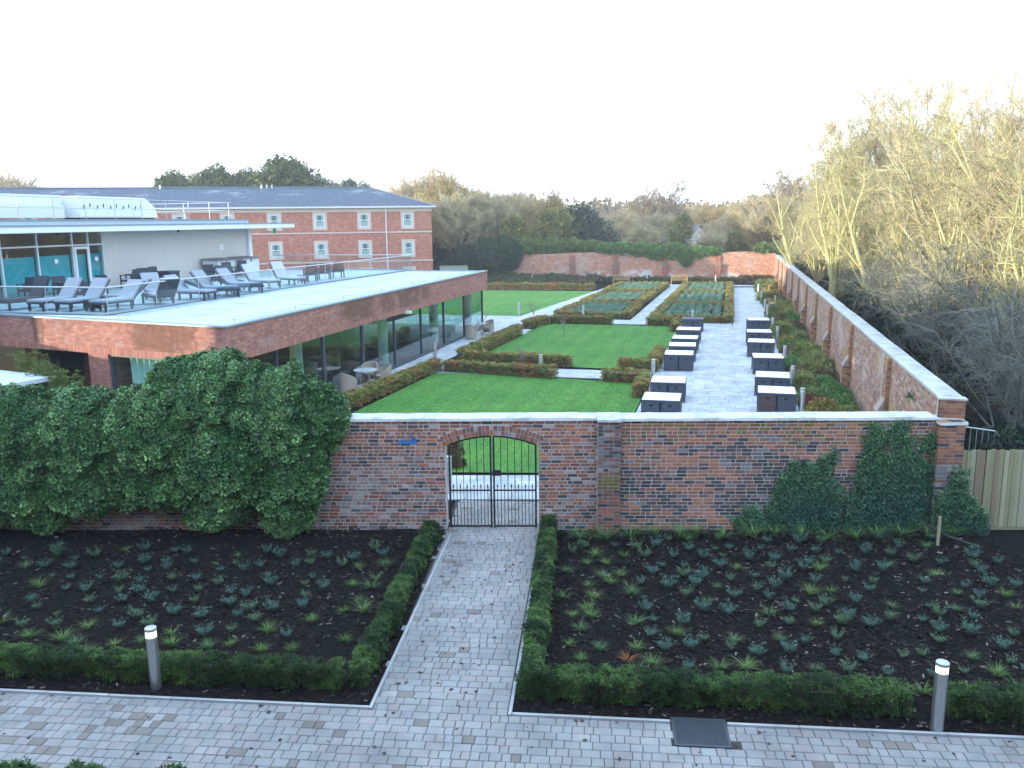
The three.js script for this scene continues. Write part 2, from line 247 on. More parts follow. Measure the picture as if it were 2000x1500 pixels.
// ---------------------------------------------------------------- front garden wall with arched gateway
const TW = 12.711 * RAD, WO = [-4.76, 0, -16.72];
const wlW = (s, off = 0) => [WO[0] + s * Math.cos(TW) + off * Math.sin(TW), WO[2] - s * Math.sin(TW) + off * Math.cos(TW)];
const ARC = { c: -0.045, w: 1.005, sp: 1.88, cy: -0.306, r: 2.406 };
{
  const R = rng(23), wall = thing('garden_wall', 'weathered old red brick wall with arched gateway along the front of the garden', 'wall', null, WO, TW);
  const sh = new THREE.Shape(); sh.moveTo(-15, -0.3); sh.lineTo(ARC.c - ARC.w, -0.3); sh.lineTo(ARC.c - ARC.w, ARC.sp);
  for (let i = 0; i <= 16; i++) { const a = lerp(-24.7, 24.7, i / 16) * RAD; sh.lineTo(ARC.c + Math.sin(a) * (ARC.r + 0.006), ARC.cy + Math.cos(a) * (ARC.r + 0.006)); }
  sh.lineTo(ARC.c + ARC.w, ARC.sp); sh.lineTo(ARC.c + ARC.w, -0.3); sh.lineTo(9.3, -0.3); sh.lineTo(9.3, 2.42); sh.lineTo(-15, 2.42);
  const eg = new THREE.ExtrudeGeometry(sh, { depth: 0.33, bevelEnabled: false }); eg.translate(0, 0, -0.335);
  part(wall, 'mortar_core', eg, mat(0.54, 0.52, 0.5, 0.95, { map: T.fine }));
  part(wall, 'pier_core', new GB().box(2.215, -0.3, -0.01, 2.695, 2.42, 0.142).build(), mat(0.36, 0.35, 0.335, 0.95, { map: T.fine }));
  part(wall, 'end_pier_core', new GB().box(9.28, -0.3, -0.34, 9.79, 2.36, 0.192).build(), mat(0.38, 0.36, 0.35, 0.95, { map: T.fine }));
  const P = { red: [0.36, 0.135, 0.082], brown: [0.24, 0.115, 0.08], dark: [0.075, 0.07, 0.075], orange: [0.4, 0.18, 0.095], pink: [0.38, 0.21, 0.165], pale: [0.4, 0.33, 0.31], plum: [0.22, 0.12, 0.105], moss: [0.2, 0.16, 0.045], grey: [0.22, 0.21, 0.22], worn: [0.4, 0.175, 0.115] };
  const pick = (w) => { let t = 0; for (const k in w) t += w[k]; let r = R() * t; for (const k in w) { r -= w[k]; if (r <= 0) return k; } return 'red'; };
  const kind = (s, y) => {
    if (s > 2.2 && s < 2.72) return y > 0.93 && y < 1.22 ? pick({ moss: 6, brown: 1 }) : y > 1.3 ? pick({ dark: 3, brown: 3, grey: 3, plum: 2, pale: 1 }) : pick({ brown: 4, red: 2, plum: 2, worn: 1, dark: 1 });
    if (s > 9.25) return y > 1.45 ? pick({ orange: 3, red: 3, dark: 2, brown: 1 }) : pick({ plum: 3, grey: 3, pale: 2, dark: 2 });
    if (s >= 2.7) { const n = noise2(s * 0.9, y * 2.2, 7); return y > 1.82 ? pick({ orange: 3, brown: 3, red: 2, dark: 1.6, moss: 1.4, grey: 0.7 }) : n > 0.52 ? pick({ worn: 5, pink: 2, orange: 2, dark: 1.5, plum: 1 }) : pick({ dark: 6, plum: 3, brown: 1.5, worn: 0.9, grey: 1 }); }
    const low = smooth(1.7, 0.6, y) * smooth(-0.8, -2.2, s) + smooth(1.5, 0.5, y) * smooth(1.0, 1.6, s) * 0.9;
    return R() < low * 0.62 ? pick({ pale: 3, grey: 1.6, plum: 2, dark: 1.5, pink: 2.4, red: 1.2 }) : y > 1.62 ? pick({ red: 5, orange: 2.4, brown: 3, dark: 1.1, pink: 1.2, plum: 1, pale: 0.5 }) : pick({ red: 3.6, brown: 3, dark: 1.8, orange: 1, plum: 2.2, grey: 1.4, pink: 1, pale: 0.9 });
  };
  const bm = {}; for (const k in P) bm[k] = [0.86, 1.12].map((f) => mat(P[k][0] * f, P[k][1] * f, P[k][2] * f, 0.9, { map: T.rough, bumpMap: T.fineB, bumpScale: 0.004 }));
  const C = 0.0782, archHalf = (y) => (y < ARC.sp ? ARC.w : y < 2.087 ? ARC.w + ((y - ARC.sp) / 0.207) * 0.112 : y < 2.33 ? Math.sqrt(Math.max(0, 2.64 * 2.64 - (y - ARC.cy) ** 2)) : 0);
  const bricks = [];
  const course = (s0, s1, y, z, header, off) => {
    let s = s0 - off;
    while (s < s1 - 0.02) { const l = (header ? 0.112 : R() < 0.24 ? 0.112 : 0.226) * (0.97 + R() * 0.06); const a = Math.max(s, s0), b = Math.min(s + l, s1); s += l; if (b - a < 0.035) continue; bricks.push({ a, b, y, z, k: kind((a + b) / 2, y), f: R() }); }
  };
  for (let i = -1; i < 31; i++) {
    const y = i * C, ym = y + C / 2, hd = i % 5 === 2, off = ((i & 1) * 0.113 + R() * 0.05), h = archHalf(ym);
    course(-15, h > 0 ? ARC.c - h : 2.21, y, 0, hd, off); if (h > 0) course(ARC.c + h, 2.21, y, 0, hd, off * 0.5);
    course(2.705, 9.275, y, 0, i > 23 && hd, off); course(2.21, 2.705, y, 0.15, false, (i & 1) * 0.113); course(9.27, 9.8, y, 0.2, false, (i & 1) * 0.113);
  }
  const big = new Set(bricks.filter((b) => b.y > 0.0 && b.a > -1.95 && b.b < 2.72).sort((p, q) => Math.abs(p.a + p.b) - Math.abs(q.a + q.b)).slice(0, 244));
  const rest = new GB(true);
  for (const b of bricks) {
    const j = 0.0078, pr = (b.f - 0.5) * 0.008, y0 = b.y + j + (b.f * 7 % 1 - 0.5) * 0.003, y1 = b.y + C - j, lime = b.a < 2.2 ? smooth(0.56, 0.75, noise2(b.a * 1.3, b.y * 1.6, 91)) * smooth(-1.2, -2.6, b.a) * smooth(2, 1, b.y) * 0.45 : 0;
    const ends = b.z > 0.1 ? b.z : 0.05;
    if (big.has(b)) part(wall, 'brick', bx(b.a + j, y0, b.z - ends, b.b - j, y1, b.z + pr), bm[b.k][b.f < 0.5 ? 0 : 1]);
    else { const k = 0.78 + b.f * 0.42; rest.col = mix3(P[b.k].map((c) => c * k), [0.5, 0.45, 0.42], lime); rest.box(b.a + j, y0, b.z - ends, b.b - j, y1, b.z + pr, 0, 'b'); }
  }
  for (let ring = 0; ring < 2; ring++) for (let i = 0; i < 27; i++) {    // arch: two rings of header bricks
    const a = lerp(-24.3, 24.3, i / 26) * RAD, r = ARC.r + 0.055 + ring * 0.117, x = ARC.c + Math.sin(a) * r, y = ARC.cy + Math.cos(a) * r;
    const g = bx(-0.0335, -0.051, -0.1, 0.0335, 0.051, 0.006 + R() * 0.006), k = pick({ red: 4, orange: 2, brown: 2, plum: 2, pale: 1.5, grey: 1 }), o = part(wall, 'arch_brick', g, bm[k][i & 1]); o.position.set(x, y, 0); o.rotation.z = -a;
  }
  part(wall, 'bricks', rest.build(), new THREE.MeshStandardMaterial({ vertexColors: true, map: T.rough, bumpMap: T.fineB, bumpScale: 0.004, roughness: 0.9, side: THREE.DoubleSide }), 'stuff');
  // cement capping, cast in uneven lengths
  const capM = new THREE.MeshStandardMaterial({ roughness: 0.9, side: THREE.DoubleSide, bumpMap: T.soilB, bumpScale: 0.01, map: colTex(512, 128, (u, v) => { const a = fbm(u, v, 12, 5, 101, 4), b = fbm(u, v, 40, 3, 102, 10); return mix3([0.56, 0.57, 0.56], [0.36, 0.38, 0.36], smooth(0.5, 0.78, a)).map((x) => x * (0.85 + 0.28 * b)); }, 4, 1) });
  const cap = (s0, s1, z1, y, z0 = -0.4) => { const n = Math.max(2, Math.round((s1 - s0) / 0.12)), g = new GB(); for (let i = 0; i < n; i++) { const a = lerp(s0, s1, i / n), b = lerp(s0, s1, (i + 1) / n), e = (q) => (noise2(q * 5, 3, 11) - 0.5) * 0.022, t = (q) => y + 0.055 + (noise2(q * 3, 9, 12) - 0.5) * 0.022; const F = (q) => z1 + e(q); g.quad([a, y - 0.004 + e(a) * 0.6, F(a)], [b, y - 0.004 + e(b) * 0.6, F(b)], [b, t(b), F(b) - 0.014], [a, t(a), F(a) - 0.014]); g.quad([a, t(a), F(a) - 0.014], [b, t(b), F(b) - 0.014], [b, t(b) + 0.03, z0], [a, t(a) + 0.03, z0]); } g.quad([s0, y, z1], [s0, y + 0.06, z1], [s0, y + 0.085, z0], [s0, y, z0]); g.quad([s1, y, z1], [s1, y, z0], [s1, y + 0.085, z0], [s1, y + 0.06, z1]); g.quad([s0, y, z0], [s1, y, z0], [s1, y + 0.085, z0], [s0, y + 0.085, z0]); g.quad([s0, y + 0.001, z0], [s1, y + 0.001, z0], [s1, y + 0.001, z1 - 0.012], [s0, y + 0.001, z1 - 0.012]); part(wall, 'coping', g.build(), capM); };
  cap(-15, 2.19, 0.035, 2.428); cap(2.193, 2.73, 0.19, 2.43); cap(2.733, 9.26, 0.045, 2.415); cap(9.262, 9.83, 0.225, 2.345);
  // blue sprayed mark on the bricks left of the arch
  const cvs = document.createElement('canvas'); cvs.width = 256; cvs.height = 256; const x = cvs.getContext('2d'); x.clearRect(0, 0, 256, 256);
  x.fillStyle = 'rgba(38,120,190,0.92)'; x.beginPath(); x.moveTo(12, 236); x.lineTo(236, 240); x.lineTo(250, 212); x.lineTo(205, 190); x.lineTo(110, 196); x.lineTo(70, 170); x.lineTo(48, 178); x.closePath(); x.fill();
  x.fillStyle = 'rgba(44,110,170,0.85)'; x.beginPath(); x.moveTo(250, 214); x.lineTo(176, 96); x.lineTo(140, 50); x.lineTo(150, 92); x.lineTo(172, 130); x.lineTo(188, 186); x.closePath(); x.fill(); x.fillStyle = 'rgba(70,120,160,0.4)'; x.beginPath(); x.moveTo(60, 20); x.lineTo(120, 60); x.lineTo(150, 100); x.lineTo(110, 70); x.closePath(); x.fill();
  const ct = new THREE.CanvasTexture(cvs); ct.colorSpace = THREE.SRGBColorSpace; const mk = part(wall, 'blue_paint_mark', new THREE.PlaneGeometry(0.46, 0.4), new THREE.MeshStandardMaterial({ map: ct, transparent: true, roughness: 0.8 })); mk.position.set(-1.85, 2.1, 0.0085); mk.userData.label = 'blue sprayed arrow-like paint mark on the bricks';
  // steel gate frame in the reveal
}
// ---------------------------------------------------------------- wrought iron gate, two leaves
{
  const arcY = (s) => ARC.cy + Math.sqrt((ARC.r - 0.03) ** 2 - (s - ARC.c) ** 2);
  const leaf = (s0, s1, label, lock) => {
    const W = wlW((s0 + s1) / 2, -0.06), c = (s0 + s1) / 2, G = thing('iron_gate_leaf', label, 'gate', 'leaves of the arched garden gate', [W[0], 0, W[1]], TW), m = M.black;
    const X = (s) => s - c, tall = lock ? s0 : s1, t = 0.02;
    for (const s of [s0, s1]) part(G, 'post', new GB().box(X(s) - t, 0.02, -t, X(s) + t, arcY(s), t).build(), m);
    const top = new GB(); for (let i = 0; i < 12; i++) { const a = lerp(s0, s1, i / 12), b = lerp(s0, s1, (i + 1) / 12); top.rod([X(a), arcY(a), 0], [X(b), arcY(b), 0], 0.017, 0.017, 6); } part(G, 'arched_top_rail', top.build(), m);
    part(G, 'bottom_rail', bx(X(s0), 0.035, -0.015, X(s1), 0.075, 0.015), m); part(G, 'middle_rail', bx(X(s0), 0.85, -0.014, X(s1), 0.882, 0.014), m);
    for (let i = 1; i < 6; i++) { const s = lerp(s0, s1, i / 6); part(G, 'bar', new GB().rod([X(s), 0.05, 0], [X(s), arcY(s), 0], 0.0085, 0.0085, 6).build(), m); if (i % 2 === (lock ? 0 : 1)) part(G, 'collar', new GB().rod([X(s), 1.3, 0], [X(s), 1.335, 0], 0.016, 0.016, 6, true).build(), m); }
    for (let i = 0; i < 6; i++) { const s = lerp(s0, s1, (i + 0.5) / 6); const b = part(G, 'short_bar', new GB().rod([X(s), 0.05, 0], [X(s), 0.93, 0], 0.0085, 0.0085, 6).build(), m); part(b, 'spear_tip', new GB().rod([X(s), 0.925, 0], [X(s), 0.95, 0], 0.008, 0.02, 6).rod([X(s), 0.95, 0], [X(s), 1.02, 0], 0.02, 0.001, 6).build(), m); }
    if (lock) { part(G, 'lock_box', bx(X(s0) - 0.03, 1.2, -0.03, X(s0) + 0.14, 1.33, 0.035), M.darkSteel); part(G, 'lock_handle', new GB().rod([X(s0) + 0.07, 1.26, 0.035], [X(s0) + 0.07, 1.26, 0.08], 0.009).rod([X(s0) + 0.07, 1.26, 0.08], [X(s0) + 0.17, 1.26, 0.08], 0.009).build(), M.black); }
  };
  leaf(-0.965, -0.075, 'left leaf of the black iron gate with spear topped short bars', false);
  leaf(-0.01, 0.895, 'right leaf of the black iron gate, the one with the lock box', true);
}
// ---------------------------------------------------------------- timber fence, barrier, stake and pipe by the right-hand pier
{
  const R = rng(29), W = wlW(9.86, 0.02), F = thing('timber_fence', 'pale close board timber fence beside the right-hand end of the brick wall', 'fence', null, [W[0], 0, W[1]], TW);
  const ms = [[0.36, 0.34, 0.22], [0.3, 0.29, 0.17], [0.41, 0.38, 0.26], [0.26, 0.2, 0.14], [0.35, 0.36, 0.24]].map((c) => mat(...c, 0.85, { map: T.wood }));
  for (let i = 0; i < 26; i++) { const x = i * 0.096 + 0.03, o = part(F, 'board', bx(0, 0, -0.011, 0.09, 1.7 + (R() - 0.5) * 0.03, 0.011), ms[R() < 0.14 ? 3 : Math.floor(R() * 5)]); o.position.set(x, 0.06 + (R() - 0.5) * 0.02, (i & 1) * 0.014 - (R() * 0.004)); o.rotation.z = 0.012 - R() * 0.014; }
  part(F, 'rail', bx(0, 1.4, -0.075, 2.6, 1.48, -0.018), ms[1]); part(F, 'rail', bx(0, 0.4, -0.075, 2.6, 0.48, -0.018), ms[1]); part(F, 'gravel_board', bx(0.1, -0.05, -0.04, 2.6, 0.05, -0.012), ms[0]);
  const b = thing('crowd_barrier', 'grey steel barrier standing behind the timber fence', 'barrier', null, [5.55, 0, -21.2], 0.25), g = M.galv;
  part(b, 'frame', new GB().rod([-1.5, 0.05, 0], [-1.5, 1.85, 0], 0.02).rod([-1.5, 1.85, 0], [-1.4, 1.93, 0], 0.02).rod([-1.4, 1.93, 0], [0.62, 1.62, 0], 0.02).rod([0.62, 1.62, 0], [0.74, 1.5, 0], 0.02).rod([0.74, 1.5, 0], [0.78, 0.05, 0], 0.02).rod([-1.5, 0.3, 0], [0.77, 0.3, 0], 0.02).build(), g);
  for (let i = 0; i < 15; i++) { const x = -1.36 + i * 0.142; part(b, 'upright', new GB().rod([x, 0.3, 0], [x, 1.92 - (x + 1.4) * 0.153, 0], 0.009).build(), g); }
  const s = fpW(10.0, 6.62); single('wooden_stake', 'thin pale wooden stake standing in the bed in front of the ivy', 'stake', null, new GB().box(s[0] - 0.022, -0.1, s[1] - 0.022, s[0] + 0.022, 0.62, s[1] + 0.022, 0.4).build(), ms[0]);
  const p = [[9.98, 7.15], [10.25, 6.75], [10.75, 6.45]].map(([x, d], i) => [fpW(x, d)[0], 0.24 - i * 0.1, fpW(x, d)[1]]); single('plastic_pipe', 'black plastic pipe sticking out of the bed beside the stake', 'pipe', null, new GB().rod(p[0], p[1], 0.035, 0.035, 8, true).rod(p[1], p[2], 0.035, 0.035, 8, true).build(), M.black);
  const lw = fpW(-8.5, 5.75); single('paper_scrap', 'small white scrap of paper lying on the mulch at far left', 'litter', null, new GB().quad([lw[0] - 0.05, 0.02, lw[1] - 0.03], [lw[0] + 0.06, 0.025, lw[1] - 0.02], [lw[0] + 0.05, 0.035, lw[1] + 0.04], [lw[0] - 0.05, 0.02, lw[1] + 0.03]).build(), M.white);
}

// ---------------------------------------------------------------- garden ground: soil base, lawns, slab paths, patio
struct('garden_soil', sheet([[-24, -17], [4.6, -19.2], [4.6, -92], [-32, -92], [-32, -52], [-15, -52], [-15, -17]], -0.03), M.soil);
struct('lawn', sheet([[-12.9, -19.4], [-3.05, -21.3], [-3.05, -33.9], [-7, -34.5], [-12.5, -35.3]], 0.004), M.lawn);
struct('lawn', sheet([[-12.0, -37.7], [-3.05, -37.0], [-3.0, -53.0], [-11.5, -53.3]], 0.004), M.lawn);
struct('lawn', sheet([[-26, -57.3], [-14.3, -57.3], [-12.0, -78.6], [-26, -78.6]], 0.004), M.lawn);
{
  const R = rng(31), pal = [[0.47, 0.5, 0.52], [0.5, 0.53, 0.55], [0.43, 0.47, 0.5], [0.52, 0.54, 0.54], [0.45, 0.47, 0.47]];
  const ms = pal.map((c) => mat(...c, 0.7, { map: T.rough, bumpMap: T.fineB, bumpScale: 0.003 })), vm = new THREE.MeshStandardMaterial({ vertexColors: true, map: T.rough, roughness: 0.7, side: THREE.DoubleSide });
  const joint = mat(0.17, 0.18, 0.19, 1), inside = (x, z, p) => { let c = false; for (let i = 0, j = p.length - 1; i < p.length; j = i++) if (p[i][1] > z !== p[j][1] > z && x < ((p[j][0] - p[i][0]) * (z - p[i][1])) / (p[j][1] - p[i][1]) + p[i][0]) c = !c; return c; };
  // slabs laid in courses across a strip whose edges are functions of z
  function strip(name, z0, z1, L, Rr, singles, poly) {
    const S = structGroup(name), rest = new GB(true), all = []; part(S, 'mortar_bed', sheet(poly, -0.012), joint);
    for (let z = z0; z > z1;) { const d = [0.42, 0.56, 0.7][Math.floor(R() * 3)], e = Math.max(z - d, z1), zm = (z + e) / 2, a = L(zm), b = Rr(zm); let x = a - R() * 0.4; while (x < b - 0.04) { const l = [0.56, 0.7, 0.84, 0.42][Math.floor(R() * 4)], x0 = Math.max(x, a), x1 = x + l > b - 0.12 ? b : x + l; if (x1 - x0 > 0.05) all.push([x0, x1, e, z]); x = x1 === b ? b : x + l; } z = e; }
    all.forEach((q, i) => { const g = 0.006, k = Math.floor(R() * 5), y = 0.008 + (R() - 0.5) * 0.004; if (i < singles) part(S, 'slab', new GB().slab(q[0] + g, -0.05, q[2] + g, q[1] - g, y, q[3] - g, 0.004).build(), ms[k]); else { const f = 0.95 + R() * 0.1; rest.col = pal[k].map((c) => c * f); rest.slab(q[0] + g, -0.05, q[2] + g, q[1] - g, y, q[3] - g, 0.004); } });
    part(S, 'slabs', rest.build(), vm, 'stuff');
  }
  const band = (a, b, c, d) => (z) => lerp(a, b, clamp((z - c) / (d - c), 0, 1));
  strip('patio', -22.0, -53.6, () => -3.0, () => 2.52, 300, [[-3, -21.5], [2.5, -22], [2.5, -53.6], [-3, -53.6]]);
  strip('patio', -53.6, -84.5, () => 0.28, () => 2.5, 0, [[0.3, -53.6], [2.5, -53.6], [2.5, -84.5], [0.3, -84.5]]);
  strip('garden_path', -19.6, -51.2, () => -14.72, band(-13.35, -12.95, -27, -50), 0, [[-14.7, -19.6], [-13.4, -19.6], [-13, -51], [-14.7, -51]]);
  strip('garden_path', -34.75, -36.7, () => -12.9, () => -3.02, 0, [[-12.9, -34.75], [-3, -34.75], [-3, -36.7], [-12.9, -36.7]]);
  strip('garden_path', -47.9, -50.2, () => -12.95, () => -11.7, 0, [[-12.9, -48], [-11.7, -48], [-11.7, -50.2], [-12.9, -50.2]]);
  strip('garden_path', -51.2, -57.2, () => -22, band(-12.95, -12.2, -51, -57), 0, [[-22, -51.2], [-13, -51.2], [-12.2, -57.2], [-22, -57.2]]);
  strip('garden_path', -53.7, -56.0, () => -11.5, () => 0.25, 0, [[-11.5, -53.7], [0.25, -53.7], [0.25, -56], [-11.5, -56]]);
  strip('garden_path', -57.2, -86, band(-14.2, -11.75, -57.2, -84), band(-12.1, -10.8, -57.2, -86), 0, [[-14.2, -57.2], [-12.1, -57.2], [-10.8, -86], [-11.7, -86]]);
  strip('garden_path', -56.0, -86, band(-6.35, -5.75, -56, -86), band(-4.95, -4.2, -56, -86), 0, [[-6.35, -56], [-4.95, -56], [-4.2, -86], [-5.75, -86]]);
  strip('garden_path', -86.0, -87.6, () => -11.8, () => 2.4, 0, [[-11.8, -86], [2.4, -86], [2.4, -87.6], [-11.8, -87.6]]);
  // slab walk just behind the front wall, parallel to it
  const S = structGroup('garden_path', WO, TW), rest = new GB(true); part(S, 'mortar_bed', bx(-9, -0.05, -3.95, 2.4, -0.014, -1.98), joint);
  for (let k = 0; k < 4; k++) { let x = -9 - R() * 0.4; while (x < 2.4) { const l = [0.56, 0.7, 0.84][Math.floor(R() * 3)]; const f = 0.95 + R() * 0.1; rest.col = pal[Math.floor(R() * 5)].map((c) => c * f); rest.slab(x + 0.006, -0.05, -1.98 - (k + 1) * 0.49 + 0.006, x + l - 0.006, 0.006, -1.98 - k * 0.49 - 0.006, 0.004); x += l; } }
  part(S, 'slabs', rest.build(), vm, 'stuff');
}

// ---------------------------------------------------------------- brick textures for walls seen from afar
const linmix = (pal, r) => pal[Math.floor(r * pal.length) % pal.length];
function brickTex(W, H, tw, th, pal, mortar, seed, after, courseH = 0.0782, brickL = 0.2275) {
  const rows = Math.round(th / courseH), cols = Math.max(1, Math.round(tw / brickL)), pr = H / rows, pc = W / cols, jy = Math.max(0.09, 0.6 / pr), jx = Math.max(0.035, 0.5 / pc);
  return colTex(W, H, (u, v) => {
    const ry = v * rows, r = Math.floor(ry), fy = ry - r, cx = u * cols + (r & 1) * 0.5, c = Math.floor(cx) % cols, fx = cx - Math.floor(cx);
    const h = hashv(c, r, seed), h2 = hashv(c, r, seed + 5), n = fbm(u, v, Math.max(4, Math.round(tw * 6)), 3, seed + 9, Math.max(2, Math.round(th * 6)));
    let k = fy < jy || fx < jx ? mortar : linmix(pal, h).map((x) => x * (0.82 + 0.36 * h2)); k = k.map((x) => x * (0.8 + 0.4 * n)); return after ? after(k, u, v, h) : k;
  }, tw, th);
}
const OLD = [[0.36, 0.15, 0.1], [0.4, 0.19, 0.12], [0.32, 0.15, 0.11], [0.36, 0.25, 0.2], [0.26, 0.15, 0.115], [0.19, 0.13, 0.115], [0.4, 0.21, 0.14], [0.44, 0.31, 0.25], [0.37, 0.28, 0.15]];
const oldBump = valTex(512, 512, (u, v) => { const ry = v * 32, r = Math.floor(ry), fy = ry - r, cx = u * 11 + (r & 1) * 0.5, fx = cx - Math.floor(cx); return (fy < 0.12 || fx < 0.05 ? 0 : 0.7 + 0.3 * hashv(Math.floor(cx) % 11, r, 3)) + 0.2 * (fbm(u, v, 60, 2, 8) - 0.5); }, 2.5);

// ---------------------------------------------------------------- right-hand garden wall
{
  const zN = -19.25, zF = -92, L = zN - zF, wm = new THREE.MeshStandardMaterial({ roughness: 0.92, side: THREE.DoubleSide, bumpMap: oldBump, bumpScale: 0.012, map: brickTex(1024, 1024, 10, 2.815, OLD, [0.42, 0.36, 0.31], 201, (k, u, v) => { const y = fbm(u, v, 6, 4, 205, 2), w = fbm(u, v, 10, 4, 207, 3); k = mix3(k, [0.4, 0.29, 0.06], smooth(0.64, 0.78, y) * 0.75); return mix3(k, [0.46, 0.41, 0.38], smooth(0.6, 0.78, w) * 0.6); }) });
  const w = thing('garden_wall', 'long old brick wall with stepped buttresses down the right side of the garden', 'wall', null, [4.4, 0, 0]);
  part(w, 'wall', bx(0, -0.2, zF, 0.45, 2.82, zN), wm);
  const capM = mat(0.52, 0.53, 0.52, 0.85, { map: T.rough }); const R = rng(37);
  for (let z = zN + 0.05, i = 0; z > zF; i++) { const l = 1.6 + R() * 1.2, e = Math.max(z - l, zF); const y = 2.823 + (R() - 0.5) * 0.02; part(w, 'coping', new GB().quad([-0.015, y, e], [-0.015, y, z - 0.005], [0.225, y + 0.025, z - 0.005], [0.225, y + 0.025, e]).quad([0.225, y + 0.025, e], [0.225, y + 0.025, z - 0.005], [0.465, y, z - 0.005], [0.465, y, e]).tri([-0.015, y, z - 0.005], [0.465, y, z - 0.005], [0.225, y + 0.025, z - 0.005]).box(-0.015, y - 0.06, e, 0.465, y - 0.0005, z - 0.005).build(), capM); z = e; }
  const bt = new THREE.MeshStandardMaterial({ roughness: 0.92, side: THREE.DoubleSide, map: brickTex(256, 512, 1.365, 2.815, [[0.27, 0.1, 0.06], [0.36, 0.19, 0.08], [0.23, 0.1, 0.07], [0.38, 0.22, 0.12], [0.3, 0.16, 0.07]], [0.4, 0.32, 0.22], 221) }), sl = mat(0.36, 0.29, 0.25, 0.9, { map: T.rough });
  for (const z of [-24.9, -32.5, -39.3, -45.7, -51.8, -57.9, -64, -70.2, -76.6, -83]) {
    const b = part(w, 'buttress', new GB().box(-0.12, -0.2, z - 0.25, 0.001, 2.75, z + 0.25).box(-0.3, -0.2, z - 0.27, -0.1205, 1.25, z + 0.27).build(), bt);
    part(b, 'sloped_cap', new GB().quad([-0.31, 1.25, z - 0.28], [-0.31, 1.25, z + 0.28], [-0.115, 1.62, z + 0.27], [-0.115, 1.62, z - 0.27]).tri([-0.31, 1.25, z + 0.28], [-0.12, 1.25, z + 0.28], [-0.115, 1.62, z + 0.27]).tri([-0.12, 1.25, z - 0.28], [-0.31, 1.25, z - 0.28], [-0.115, 1.62, z - 0.27]).build(), sl);
  }
  // end pier above the front wall, laid in real bricks
  const mc = part(w, 'end_pier', bx(-0.03, -0.2, zN + 0.06, 0.47, 2.8, zN + 0.3), mat(0.4, 0.36, 0.32, 0.95)), ms = [[0.32, 0.15, 0.085], [0.26, 0.11, 0.07], [0.2, 0.15, 0.12], [0.35, 0.21, 0.12]].map((c) => mat(...c, 0.9, { map: T.rough }));
  for (let r = 0; r < 10; r++) { let x = -0.035 - (r & 1) * 0.11; while (x < 0.46) { const a = Math.max(x, -0.035), b = Math.min(x + 0.226, 0.475); if (b - a > 0.04) part(mc, 'brick', bx(a + 0.005, 2.02 + r * 0.078 + 0.005, zN + 0.2, b - 0.005, 2.02 + r * 0.078 + 0.073, zN + 0.307), ms[Math.floor(R() * 4)]); x += 0.226; } }
  part(w, 'end_coping', bx(-0.05, 2.801, zN + 0.053, 0.5, 2.838, zN + 0.325), capM);
}
// ---------------------------------------------------------------- far garden wall
{
  const w = thing('garden_wall', 'far garden wall of salmon brick with white lime along its foot', 'wall', null, [0, 0, -91.6]);
  const tx = brickTex(2048, 256, 30, 3.52, [[0.48, 0.2, 0.12], [0.52, 0.24, 0.15], [0.45, 0.2, 0.135], [0.5, 0.3, 0.22], [0.4, 0.18, 0.13], [0.54, 0.28, 0.18]], [0.52, 0.4, 0.33], 231, (k, u, v) => { const a = fbm(u, v, 26, 5, 235, 3), b = fbm(u, v, 14, 4, 236, 3); k = mix3(k, [0.7, 0.67, 0.65], smooth(0.42, 0.6, a) * smooth(0.36, 0.2, v + 0.3 * (b - 0.5)) * 0.8); return mix3(k, [0.5, 0.42, 0.37], smooth(0.58, 0.75, b) * 0.55); });
  const top = [[-27, 2.6], [-24, 2.7], [-22.5, 2.85], [-20, 2.92], [-17.3, 3.04], [-16.4, 3.06], [-14.5, 3.1], [-13.8, 3.08], [-12, 3.04], [-9, 3.03], [-6, 3.03], [-2, 3.05], [0, 3.1], [1.6, 3.16], [2.6, 3.1], [4.5, 3.0]];
  const g = new GB(), uv = (x, y) => [x + 26, y + 0.1]; for (let i = 0; i < top.length - 1; i++) { const [a, ya] = top[i], [b, yb] = top[i + 1]; g.quad([a, -0.1, 0], [b, -0.1, 0], [b, yb, 0], [a, ya, 0], uv(a, -0.1), uv(b, -0.1), uv(b, yb), uv(a, ya)); g.quad([a, ya, 0], [b, yb, 0], [b, yb, -0.4], [a, ya, -0.4]); g.quad([b, -0.1, -0.4], [a, -0.1, -0.4], [a, ya, -0.4], [b, yb, -0.4]); }
  part(w, 'wall', g.build(), new THREE.MeshStandardMaterial({ map: tx, roughness: 0.92, side: THREE.DoubleSide }));
  const bm = mat(0.36, 0.15, 0.1, 0.9, { map: T.rough }), sm = mat(0.2, 0.2, 0.2, 0.9);
  for (const x of [-16.75, -12, -6.7, -1.25]) { const b = part(w, 'buttress', new GB().box(x - 0.24, -0.1, 0.001, x + 0.24, 2.75, 0.14).box(x - 0.28, -0.1, 0.1405, x + 0.28, 1.75, 0.34).build(), bm); part(b, 'stone_cap', bx(x - 0.31, 1.751, 0.142, x + 0.31, 1.93, 0.38), sm); }
}

